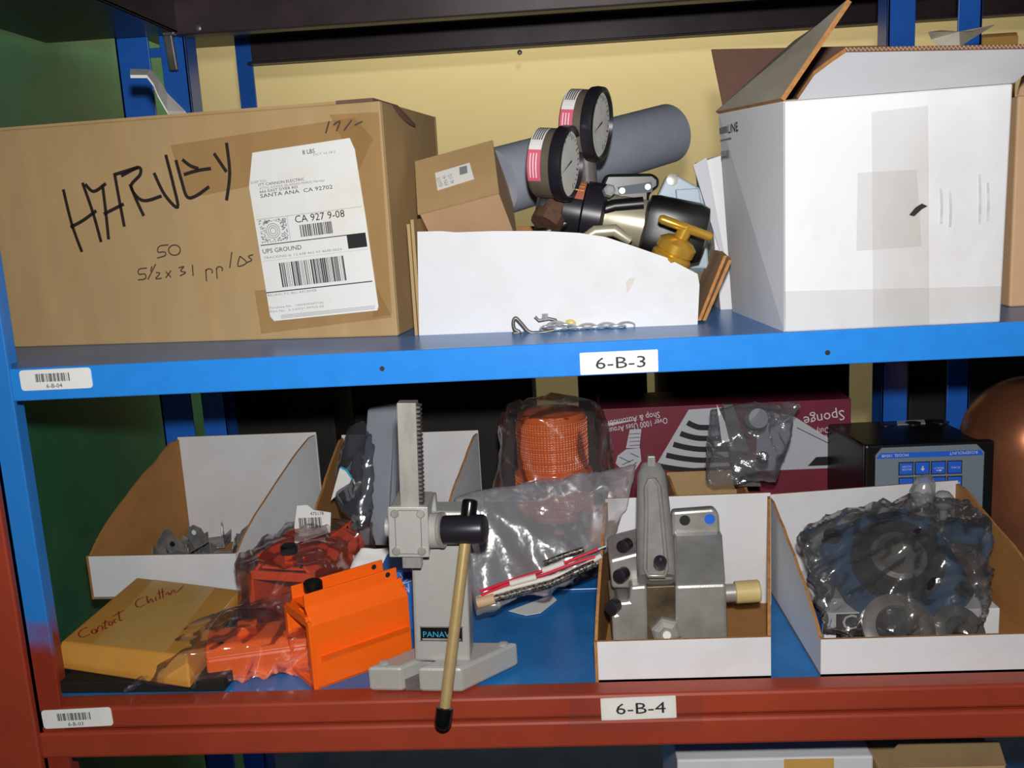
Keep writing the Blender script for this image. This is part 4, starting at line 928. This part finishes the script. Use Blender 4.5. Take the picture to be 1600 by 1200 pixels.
film_blob('plastic_bag', [V((bx_ + math.cos(t_) * .062, yb_ + math.sin(t_) * .062, z_)) for t_ in [i * math.pi / 5 for i in range(10)] for z_ in (ZL + .003, zz1 + .004)] + [V((bx_, yb_, zz1 + .022)), V((bx_ - .095, yb_ - .02, ZL + .005)), V((bx_ - .085, yb_ + .02, ZL + .05)), V((bx_ + .08, yb_, zz1 - .05)), V((bx_ + .075, yb_ - .03, ZL + .02))], None, 'bag', .0045, .008, 22, 23, 'large clear bag over the amber beacon', 'bag', 'clear plastic bags')
# wire bag
WP = [(705, 775, .15), (800, 785, .20), (905, 790, .22), (998, 722, .20), (985, 800, .16), (940, 880, .12), (850, 935, .11), (745, 962, .10), (738, 900, .12), (720, 850, .13), (880, 800, .15), (960, 760, .24)]
film_blob('plastic_bag', [atY(*p) for p in WP] + [atY(p[0], p[1], p[2] + .025) for p in WP], None, 'bagmilky', .004, .008, 20, 31, 'milky plastic bag of red and braided leads beside the press', 'bag', 'clear plastic bags')
def lead(pts, r, m, name, lab, sleeves):
    P3 = [atY(*p) for p in pts]; o = thing(name, lab, 'wire', P3[0], 'wire leads in the milky bag')
    MB().tube(P3, r, 8).build('lead_wire', m, o, smooth=50)
    for a_, b_, mm, rr_ in sleeves:
        n_ = len(P3) - 1
        def at(f): i = min(int(f * n_), n_ - 1); return P3[i].lerp(P3[i + 1], f * n_ - i)
        MB().tube([at(a_ + (b_ - a_) * k / 4) for k in range(5)], rr_, 10).build('sleeve', mm, o, smooth=50)
Yw = .108
lead([(750, 924, Yw), (800, 906, Yw), (860, 888, Yw), (905, 870, Yw), (935, 858, Yw)], .0016, 'redwire', 'wire_lead', 'upper red lead with white sleeve in the milky bag', [(.45, .62, 'whitewire', .0034), (.95, 1.1, 'zinc', .0012)])
lead([(752, 930, Yw - .003), (790, 914, Yw - .003), (850, 898, Yw - .003), (905, 877, Yw - .003), (930, 870, Yw - .003)], .0016, 'redwire', 'wire_lead', 'lower red lead with white sleeve in the milky bag', [(.28, .45, 'whitewire', .0034)])
lead([(745, 936, Yw - .002), (800, 918, Yw - .002), (860, 903, Yw - .002), (905, 888, Yw - .002), (940, 868, Yw - .002)], .0028, 'whitewire', 'wire_lead', 'thick white lead between the red leads and braid', [])
lead([(746, 942, Yw - .004), (800, 928, Yw - .004), (860, 912, Yw - .004), (930, 880, Yw - .004)], .0042, 'braid', 'braided_lead', 'metal braided lead with tan end sleeve at bag bottom', [(0, .17, 'tan', .006)])
lead([(850, 880, Yw + .004), (880, 868, Yw + .004), (912, 858, Yw + .004)], .0028, 'braid', 'braided_lead', 'short braided lead behind the red leads', [])
bp_ = thing('paper_slip', 'white paper slip below the lead bag on blue deck', 'paper', atZ(830, 950, ZL))
MB().prism([atZ(x, y, ZL + .001) for x, y in ((795, 955), (862, 930), (870, 938), (845, 958), (822, 962))], (0, 0, .0006)).build('slip_sheet', 'paper', bp_)

# ================================================================== maroon carton
ym = .44
a, b = atY(938, 662, ym), atY(1330, 628, ym); zt_ = (a.z + b.z) / 2
mr_ = thing('maroon_carton', 'maroon and white sponge carton standing upside down at the back', 'box', ((a.x + b.x) / 2, ym + .05, ZL))
MB().box(a.x, b.x, ym, ym + .1, ZL, zt_ + .012).build('carton_body', 'maroon', mr_, bevel=.001)
PM = Print((a.x, ym - .0002, ZL), (1, 0, 0), (0, 0, 1), .0003)
PM.pxpoly([(1020, 735), (1076, 640), (1135, 636), (1140, 728)], 0, 1)
for k in range(5):
    y = 655 + k * 17; PM.stroke([(1030 + (4 - k) * 11, y + 5), (1060 + (4 - k) * 6, y + 10), (1098, y + 13), (1140, y + 12)], .0075, 1, 2)
PM.pxpoly([(1180, 736), (1185, 640), (1240, 650), (1322, 702), (1328, 730)], 0, 1)
PM.pxpoly([(940, 662), (1000, 655), (940, 668)], 0, 1)
# hand holding a strip
PM.pxpoly([(978, 700), (984, 671), (1002, 670), (999, 700)], 0, 2)
for k in range(4): PM.stroke([(983, 678 + k * 6), (1000, 677 + k * 6)], .0008, 2, 3)
PM.pxpoly([(965, 712), (978, 702), (1000, 700), (1002, 720), (990, 738), (972, 734), (962, 724)], 0, 2)
for s_ in ([(968, 714), (985, 722)], [(972, 726), (990, 718)], [(980, 734), (995, 722)], [(985, 708), (998, 714)]): PM.stroke(s_, .001, 2, 3)
def inv(t, px, py, h, wd_px):
    x, y = PM.loc(px, py); x2, _ = PM.loc(px + wd_px, py); PM.text(t, x, y, h, 3, abs(x2 - x), math.pi + math.radians(8), 2.5)
inv('Over 1000 Uses Around', 1042, 652, .0085, 100); inv('Shop & Automobile', 1030, 643, .0085, 90)
inv('Sponge', 1318, 640, .014, 64); inv('Heavy-Duty', 1322, 662, .008, 48); inv('Adhesive', 1322, 674, .008, 34)
PM.stroke([(1245, 668), (1322, 706)], .001, 2, 2)
PM.pxpoly([(1262, 728), (1275, 714), (1320, 712), (1325, 722), (1290, 727)], 2, 2)
PM.build('carton_print', ['palecard', 'ink', 'ink', 'whiteink'], mr_)
# bagged parts in the narrow brown bin
film_blob('plastic_bag', [atY(x, y, Y) for x, y, Y in ((1100, 760, .30), (1215, 760, .30), (1105, 640, .33), (1160, 627, .33), (1255, 628, .32), (1225, 665, .31), (1110, 700, .29), (1215, 720, .29), (1130, 640, .37), (1200, 640, .37))], None, 'baggrey', .004, .008, 26, 37, 'grey clear bag of small parts in the narrow brown bin', 'bag', 'clear plastic bags')
bs = thing('steel_bracket', 'dark bracket with pale stickers inside the narrow bin bag', 'bracket', atY(1150, 700, .32))
MB().prism([atY(x, y, .33) for x, y in ((1130, 632), (1145, 632), (1190, 760), (1150, 760))], (0, .01, 0)).build('bracket_bar', 'steeldk', bs)
MB().prism([atY(x, y, .325) for x, y in ((1120, 632), (1133, 660), (1140, 690), (1128, 692))], (0, .003, 0)).build('sticker', 'paper', bs)
MB().lathe([(.001, -.008), (.006, -.006), (.008, 0), (.006, .006), (.001, .008)], atY(1192, 715, .31), (0, 1, 0), 16).build('black_ball', 'blackrub', bs, smooth=60)
MB().lathe([(.012, 0), (.012, .015)], atY(1178, 655, .33), (.2, -1, .3), 16).build('foil_cup', 'zinc', bs, smooth=30)

# ================================================================== cast aluminium tool in the middle bin
al_ = thing('cast_tool', 'cast aluminium gear tool with upright handle in middle bin', 'tool', (.15, .1, ZL + .003))
yf = .055
def pz_(px, py, Y): return atY(px, py, Y)
# right block
q = [pz_(x, y, yf) for x, y in ((1055, 1010), (1138, 1010), (1135, 912), (1055, 915))]
MB().prism(q, (0, .10, 0)).build('gear_case', 'cast', al_, bevel=.003)
q0 = [pz_(1055, 915, yf), pz_(1135, 912, yf)]; q1 = [pz_(1128, 836, yf + .075), pz_(1055, 838, yf + .075)]
mb = MB(); mb.prism([q0[0], q0[0] + V((0, .10, 0)), q1[1] + V((0, .02, 0)), q1[1]], V((q0[1].x - q0[0].x, 0, 0))); mb.build('case_shoulder', 'cast', al_, bevel=.002)
# dark centre strip and left block
MB().prism([pz_(x, y, yf + .002) for x, y in ((1010, 1010), (1057, 1010), (1055, 915), (1010, 917))], (0, .09, 0)).build('centre_strip', 'castdk', al_, bevel=.001)
MB().prism([pz_(x, y, yf) for x, y in ((958, 1010), (1013, 1010), (1011, 915), (985, 917), (983, 940), (966, 942), (964, 960), (956, 962))], (0, .09, 0)).build('left_case', 'cast', al_, bevel=.0025)
MB().prism([pz_(x, y, yf + .02) for x, y in ((952, 875), (1010, 860), (1010, 920), (956, 920))], (0, .07, 0)).build('left_shoulder', 'cast', al_, bevel=.003)
for p, Y in (((975, 895), yf + .01), ((962, 945), yf), ((980, 850), yf + .04)):
    MB().lathe([(.0065, 0), (.0065, .012), (.005, .0125)], pz_(*p, Y), (-.5, -1, .1), 20).build('cap_screw', 'blacksat', al_, smooth=30)
# back plate with two holes
bpz = yf + .085
bpl = MB().prism([pz_(x, y, bpz) for x, y in ((1050, 845), (1126, 840), (1124, 804), (1116, 795), (1050, 800))], (0, .014, 0)).build('back_plate', 'cast', al_, bevel=.003)
for p, m_ in (((1070, 813), 'ink'), ((1109, 811), 'keyblue')): MB().lathe([(.0055, 0), (.0055, .0005)], pz_(*p, bpz - .0004), (0, -1, 0), 18).build('plate_hole', m_, bpl)
# handle
hp = [(1026, 905, yf - .004, .018), (1024, 870, yf + .012, .0185), (1021, 800, yf + .045, .0165), (1018, 745, yf + .07, .0145), (1017, 728, yf + .078, .010)]
mbh = MB(); rings = []
for px, py, Y, r_ in hp: rings.append((pz_(px, py, Y), r_))
ax = (rings[-1][0] - rings[0][0]).normalized(); sx_ = V((1, 0, 0)); sx_ = (sx_ - ax * ax.dot(sx_)).normalized(); sy_ = sx_.cross(ax)
base = 0; seg = 24; vsr = []
for c, r_ in rings:
    for k in range(seg):
        t_ = 2 * math.pi * k / seg; ct, st = math.cos(t_), math.sin(t_); q_ = 1 / ((abs(ct) ** 4 + abs(st) ** 4) ** .25)
        vsr.append(c + sx_ * ct * r_ * q_ + sy_ * st * r_ * .8 * q_)
fsr = [(i * seg + k, i * seg + (k + 1) % seg, (i + 1) * seg + (k + 1) % seg, (i + 1) * seg + k) for i in range(len(rings) - 1) for k in range(seg)]
fsr += [tuple(range(seg))[::-1], tuple(range((len(rings) - 1) * seg, len(rings) * seg))]
hd = mbh.add(vsr, fsr).build('handle', 'cast', al_, smooth=40)
# raised rim around the recess on the handle front
nf = -sy_ if (-sy_).y < 0 else sy_
hpl = (rings[1][0].lerp(rings[2][0], .3)) + nf * .0155
rim = [hit(x, y, hpl, nf) for x, y, Y in ((1008, 890, yf - .012), (1010, 800, yf + .030), (1009, 762, yf + .046), (1014, 750, yf + .052), (1023, 749, yf + .053), (1030, 760, yf + .047), (1034, 800, yf + .030), (1042, 890, yf - .012), (1038, 900, yf - .016), (1013, 900, yf - .016))]
MB().tube(rim, .0022, 8, closed=True).build('handle_rim', 'cast', hd, smooth=50)
MB().prism([p + nf * -.002 for p in rim], nf * .002).build('handle_recess', 'cast', hd)
MB().lathe([(.0062, 0), (.0062, .008), (.0035, .0082), (.0035, .005)], pz_(1031, 882, yf - .013), nf, 20).build('handle_bolt', 'blacksat', hd, smooth=30)
MB().prism([pz_(x, y, yf + .068) for x, y in ((1011, 735), (1025, 735), (1024, 713), (1012, 713))], (0, .008, 0)).build('pawl', 'steel', hd, bevel=.001)
MB().prism([pz_(x, y, yf - .008) for x, y in ((1012, 898), (1052, 896), (1054, 908), (1013, 910))], (0, .03, 0)).build('handle_foot', 'cast', al_, bevel=.003)
# nut and knob
MB().lathe([(.015, 0), (.015, .006), (.012, .008), (.007, .009), (.007, .012)], pz_(1040, 985, yf + .001), (0, -1, .05), 6).build('hex_nut', 'cast', al_)
MB().lathe([(.004, 0), (.004, .012)], pz_(1040, 985, yf), (0, -1, .05), 14).build('centre_pin', 'paper', al_)
k0, k1 = pz_(1130, 927, yf + .04), pz_(1187, 923, yf + .04); ak = (k1 - k0).normalized(); Lk = (k1 - k0).length
MB().lathe([(.009, 0), (.009, Lk * .35)], k0, ak, 24).build('shaft', 'steel', al_, smooth=30)
MB().lathe([(.010, Lk * .32), (.0112, Lk * .34), (.0112, Lk * .97), (.010, Lk)], k0, ak, 28).build('knob', 'knob', al_, smooth=30)

# ================================================================== right bin: carton, bagged casting
nb = thing('abrasives_carton', 'white and blue carton with black band in bottom of right bin', 'box', (.39, .12, ZL + .003))
n0 = atY(1262, 1000, .065); n1 = atY(1572, 990, .065)
x0, x1 = .292, .462; zn = atY(1300, 958, .088).z
MB().box(x0, x1, .088, .20, ZL + .003, zn).build('carton_body', 'white', nb, bevel=.001)
PNn = Print((x0, .0878, ZL), (1, 0, 0), (0, 0, 1), .0003)
q = PNn.loc(1306, 1000)[0]; hN = zn - ZL
PNn.rect(q, .003, q + .105, hN * .97, 0); PNn.poly([(.004, hN * .50), (q - .006, hN * .55), (q - .004, hN * .85), (.006, hN * .80)], 1)
PNn.text('NORTON', .008, hN * .60, .006, 2, q - .016, .04, 3); PNn.text('C', q + .006, hN * .52, .016, 2, None, 0, 3)
PNn.build('carton_print', ['ink', 'blueink', 'whiteink'], nb)
PL_ = Print((x0 - .0003, .2, ZL), (0, -1, 0), (0, 0, 1), .0003)
PL_.poly([(.07, hN * .45), (.105, hN * .3), (.108, hN * .75), (.07, hN * .9)]); PL_.build('blue_stripe', 'blueink', nb)
fl_ = thing('flange_casting', 'blue square flange casting with dark bearing bore inside tied bag', 'casting', atY(1410, 920, .12))
cc = atY(1400, 880, .125); axn = V((-.05, -.62, .78)).normalized()
MB().lathe([(.058, -.022), (.061, -.018), (.061, -.004), (.057, 0)], cc, axn, 48, ref=(1, .3, 0), sq=5).build('flange_plate', 'flangeblue', fl_, smooth=35)
MB().lathe([(.045, -.002), (.045, .012), (.040, .018), (.032, .018), (.030, .004), (.016, .004), (.015, .0)], cc, axn, 48).build('bearing_ring', 'blacksat', fl_, smooth=30)
MB().lathe([(.026, .006), (.027, .016), (.022, .018), (.020, .008)], cc, axn, 36).build('inner_race', 'steeldk', fl_, smooth=30)
t1 = axn.orthogonal().normalized(); t2 = axn.cross(t1)
u1 = (V((1, .3, 0)) - axn * axn.dot(V((1, .3, 0)))).normalized(); u2 = axn.cross(u1)
for sx in (-1, 1):
    for sy in (-1, 1): MB().lathe([(.009, -.002), (.009, .003), (.005, .003), (.005, .0005)], cc + (u1 * sx + u2 * sy) * .047, axn, 18).build('bolt_boss', 'blacksat', fl_, smooth=30)
pb_ = atY(1505, 830, .16)
MB().cbox(pb_, (.032, .006, -.008), (-.004, .022, .0), (.006, 0, .022)).build('lug_block', 'flangeblue', fl_, bevel=.003)
rg_ = thing('steel_ring', 'grey steel ring at the front inside the tied bag', 'ring', atY(1400, 980, .06))
MB().lathe([(.030, 0), (.034, .001), (.034, .006), (.030, .008), (.022, .008), (.020, .004), (.022, 0)], atY(1402, 984, .060), (0, -.75, .65), 40).build('ring_body', 'steeldk', rg_, smooth=35)
rg2 = thing('steel_ring', 'second grey steel ring at the right front inside tied bag', 'ring', atY(1490, 985, .07))
MB().lathe([(.022, 0), (.025, .001), (.025, .006), (.022, .008), (.014, .008), (.013, .004), (.015, 0)], atY(1495, 988, .064), (.1, -.75, .65), 36).build('ring_body', 'steeldk', rg2, smooth=35)
HP = [(1258, 850, .10), (1285, 990, .06), (1330, 1003, .05), (1440, 1003, .045), (1535, 995, .05), (1548, 900, .10), (1540, 850, .14), (1470, 795, .17), (1400, 800, .17), (1300, 835, .15), (1250, 875, .09), (1240, 840, .11), (1440, 790, .16)]
tbag = film_blob('tied_bag', [atY(*p) for p in HP] + [atY(p[0] * .9 + 140, p[1] * .9 + 90, p[2] + .04) for p in HP] + [cc + axn * .032 + t1 * .035, cc + axn * .032 - t1 * .035] + [cc + axn * .016 + (u1 * sx + u2 * sy) * .066 for sx in (-1, 1) for sy in (-1, 1)] + [pb_ + V((.03, 0, .025))], None, 'bagcast', .004, .012, 36, 43, 'clear bag with tied neck around the blue casting', 'bag', 'clear plastic bags')
kn = [atY(x, y, .165) for x, y in ((1440, 800), (1443, 785), (1441, 770), (1447, 750), (1452, 742))]
MB().tube(kn, [.016, .009, .013, .010, .003], 9).build('bag_neck', 'bagmilky', tbag, smooth=60)
cbl = thing('chrome_knob', 'small chrome ball knob beside the tied bag neck', 'knob', atY(1474, 800, .19))
MB().lathe([(.001, -.011), (.006, -.0095), (.0095, -.0055), (.011, 0), (.0095, .0055), (.006, .0095), (.001, .011)], atY(1474, 782, .19), (0, 0, 1), 24).build('ball', 'zinc', cbl, smooth=60)
MB().tube([atY(1474, 790, .19), atY(1474, 830, .19)], .004, 12).build('ball_stem', 'zinc', cbl, smooth=40)

# ================================================================== analyser, copper vessel
ya = .31
an = thing('analyzer', 'black panel instrument with grey keypad face standing upside down', 'instrument', atY(1450, 800, ya + .05))
f0, f1 = atY(1360, 706, ya), atY(1548, 699, ya); zb = ZL
hz = (f0.z + f1.z) / 2 + .004
dz_ = atY(1365, 640, ya + .14)
MB().box(f0.x - .006, f1.x + .005, ya, ya + .012, zb, hz + .004).build('bezel_frame', 'blackpl', an, bevel=.003)
tx0 = atY(1335, 650, ya + .13)
MB().prism([V((f0.x - .004, ya + .012, zb)), V((f1.x + .002, ya + .012, zb)), V((f1.x + .002, ya + .012, hz)), V((f0.x - .004, ya + .012, hz))], (-.012, .125, .0)).build('case', 'blackpl', an, bevel=.004)
mb = MB()
for px in (1362, 1405, 1450):
    p_ = hit(px, 648, V((0, 0, hz)), V((0, 0, 1))); MB().lathe([(.010, 0), (.010, .0012), (.007, .0014)], V((p_.x, ya + .115, hz)), (0, 0, 1), 20).build('knockout', 'blacksat', an, smooth=30)
p_ = [hit(x, y, V((0, 0, hz + .0005)), V((0, 0, 1))) for x, y in ((1402, 664), (1446, 662), (1434, 650), (1392, 652))]
MB().prism([V((p.x, min(p.y, ya + .13), hz + .0003)) for p in p_], (0, 0, .0006)).build('rating_label', 'palecard', an)
# faceplate
yf_ = ya - .0012
fpq = [atY(x, y, yf_) for x, y in ((1368, 712), (1378, 700), (1526, 694), (1538, 706))]
fz0 = zb + .012
face = MB().prism([V((fpq[0].x, yf_, fz0)), V((fpq[3].x, yf_, fz0)), fpq[3], fpq[2], fpq[1], fpq[0]], (0, .0016, 0)).build('faceplate', 'greyface', an)
PA = Print((fpq[0].x, yf_ - .0001, fz0), (1, 0, 0), (0, 0, 1), .0003)
PA.pxpoly([(1369, 717), (1537, 711), (1533, 703), (1376, 708)], 0, 1)
def invA(t, px, py, h, wd_px, m=1, k=2.5):
    x, y = PA.loc(px, py); x2, _ = PA.loc(px + wd_px, py); PA.text(t, x, y, h, m, abs(x2 - x), math.pi + math.radians(.3), k)
invA('ROSEMOUNT', 1527, 704, .0036, 44); invA('MODEL 1054B', 1419, 708.5, .0034, 42)
PA.build('face_print', ['keyblue', 'whiteink'], face)
kl = [['ACCESS ENTER', 'v', 'SELECT', 'CAL'], ['PH', 'TEMP', 'HOLD', 'PV']]
for r_ in range(2):
    for c_i in range(4):
        cx = 1416 + c_i * 25.3; cy = 732.5 - c_i * .8 + r_ * 24
        k_ = atY(cx, cy, yf_ - .001); s_ = .0078
        ky = MB().box(k_.x - s_, k_.x + s_, yf_ - .0016, yf_, k_.z - s_ * .92, k_.z + s_ * .92).build('key', 'keyblue', an, bevel=.0014)
        MB().box(k_.x - s_ - .001, k_.x + s_ + .001, yf_ - .0004, yf_ + .0002, k_.z - s_ * .92 - .001, k_.z + s_ * .92 + .001).build('key_outline', 'ink', ky)
        PK = Print((k_.x, yf_ - .0017, k_.z), (1, 0, 0), (0, 0, 1), .0003)
        tx = kl[r_][c_i]
        if tx == 'v': PK.poly([(-.0028, .0), (0, -.0032), (.0028, .0)]); PK.rect(-.0008, 0, .0008, .003)
        else:
            for j, t_ in enumerate(tx.split()): PK.text(t_, .0055, .004 - j * .0035 if ' ' in tx else .001, .0022, 0, .011, math.pi)
            if tx == 'SELECT': PK.poly([(.001, -.0045), (.001, -.0015), (.0038, -.003)]); PK.rect(-.003, -.0035, .001, -.0026)
        PK.build('key_print', 'whiteink', ky)
PX_ = Print((fpq[0].x, yf_ - .0001, fz0), (1, 0, 0), (0, 0, 1), .0003)
cu = atY(1612, 690, .36); rC = .082
tag(MB().lathe([(.0, 0), (rC, .0), (rC, cu.z - ZL)] + [(rC * math.cos(math.radians(a_)), cu.z - ZL + rC * math.sin(math.radians(a_))) for a_ in range(10, 91, 10)], (cu.x, .36, ZL), (0, 0, 1), 48).build('copper_vessel', 'copper', None, smooth=50, loc=(cu.x, .36, ZL)), 'round topped copper vessel beside the black instrument', 'vessel')

# ================================================================== dark things at the back and below
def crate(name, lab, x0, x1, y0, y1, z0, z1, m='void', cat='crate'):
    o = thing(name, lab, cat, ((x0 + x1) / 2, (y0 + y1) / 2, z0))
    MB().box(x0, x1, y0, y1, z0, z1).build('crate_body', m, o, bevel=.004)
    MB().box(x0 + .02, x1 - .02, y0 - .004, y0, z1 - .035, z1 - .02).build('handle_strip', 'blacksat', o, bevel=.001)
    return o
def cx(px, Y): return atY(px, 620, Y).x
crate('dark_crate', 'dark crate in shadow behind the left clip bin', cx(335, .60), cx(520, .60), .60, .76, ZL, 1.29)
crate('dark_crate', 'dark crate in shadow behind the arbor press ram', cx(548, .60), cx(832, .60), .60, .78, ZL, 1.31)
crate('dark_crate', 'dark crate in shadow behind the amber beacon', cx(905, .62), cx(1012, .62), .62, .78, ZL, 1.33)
crate('dark_crate', 'long dark crate in shadow above the maroon carton', cx(1042, .58), cx(1328, .58), .58, .78, ZL, 1.33)  # crate widened to the right to darken the bright wall gap there
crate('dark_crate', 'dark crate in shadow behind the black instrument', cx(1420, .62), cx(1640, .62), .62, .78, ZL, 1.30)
xx = atY(1105, 1187, .08); wl = thing('white_box', 'white box with small label on the bottom shelf below the red beam', 'box', (xx.x + .1, .15, .65))
x0, x1 = atY(1058, 1187, .08).x, atY(1365, 1180, .08).x
MB().box(x0, x1, .08, .25, .65, xx.z).build('box_body', 'white', wl, bevel=.002)
p_ = atY(1225, 1195, .0795); MB().box(p_.x, p_.x + .05, .0793, .08, p_.z - .03, p_.z + .006).build('box_label', 'tapetan', wl)
x0 = atY(1382, 1170, .06).x; zz = atY(1450, 1150, .2).z
kc = thing('kraft_carton', 'open brown carton on the bottom shelf at right', 'box', (x0 + .06, .15, .65))
MB().box(x0, x0 + .125, .075, .25, .65, .92).build('carton_body', 'kraft', kc, bevel=.002)
MB().prism([V((x0, .075, .92)), V((x0 + .125, .075, .92)), V((x0 + .11, .06, .955)), V((x0 + .015, .06, .955))], (0, .003, 0)).build('carton_flap', 'kraft', kc)
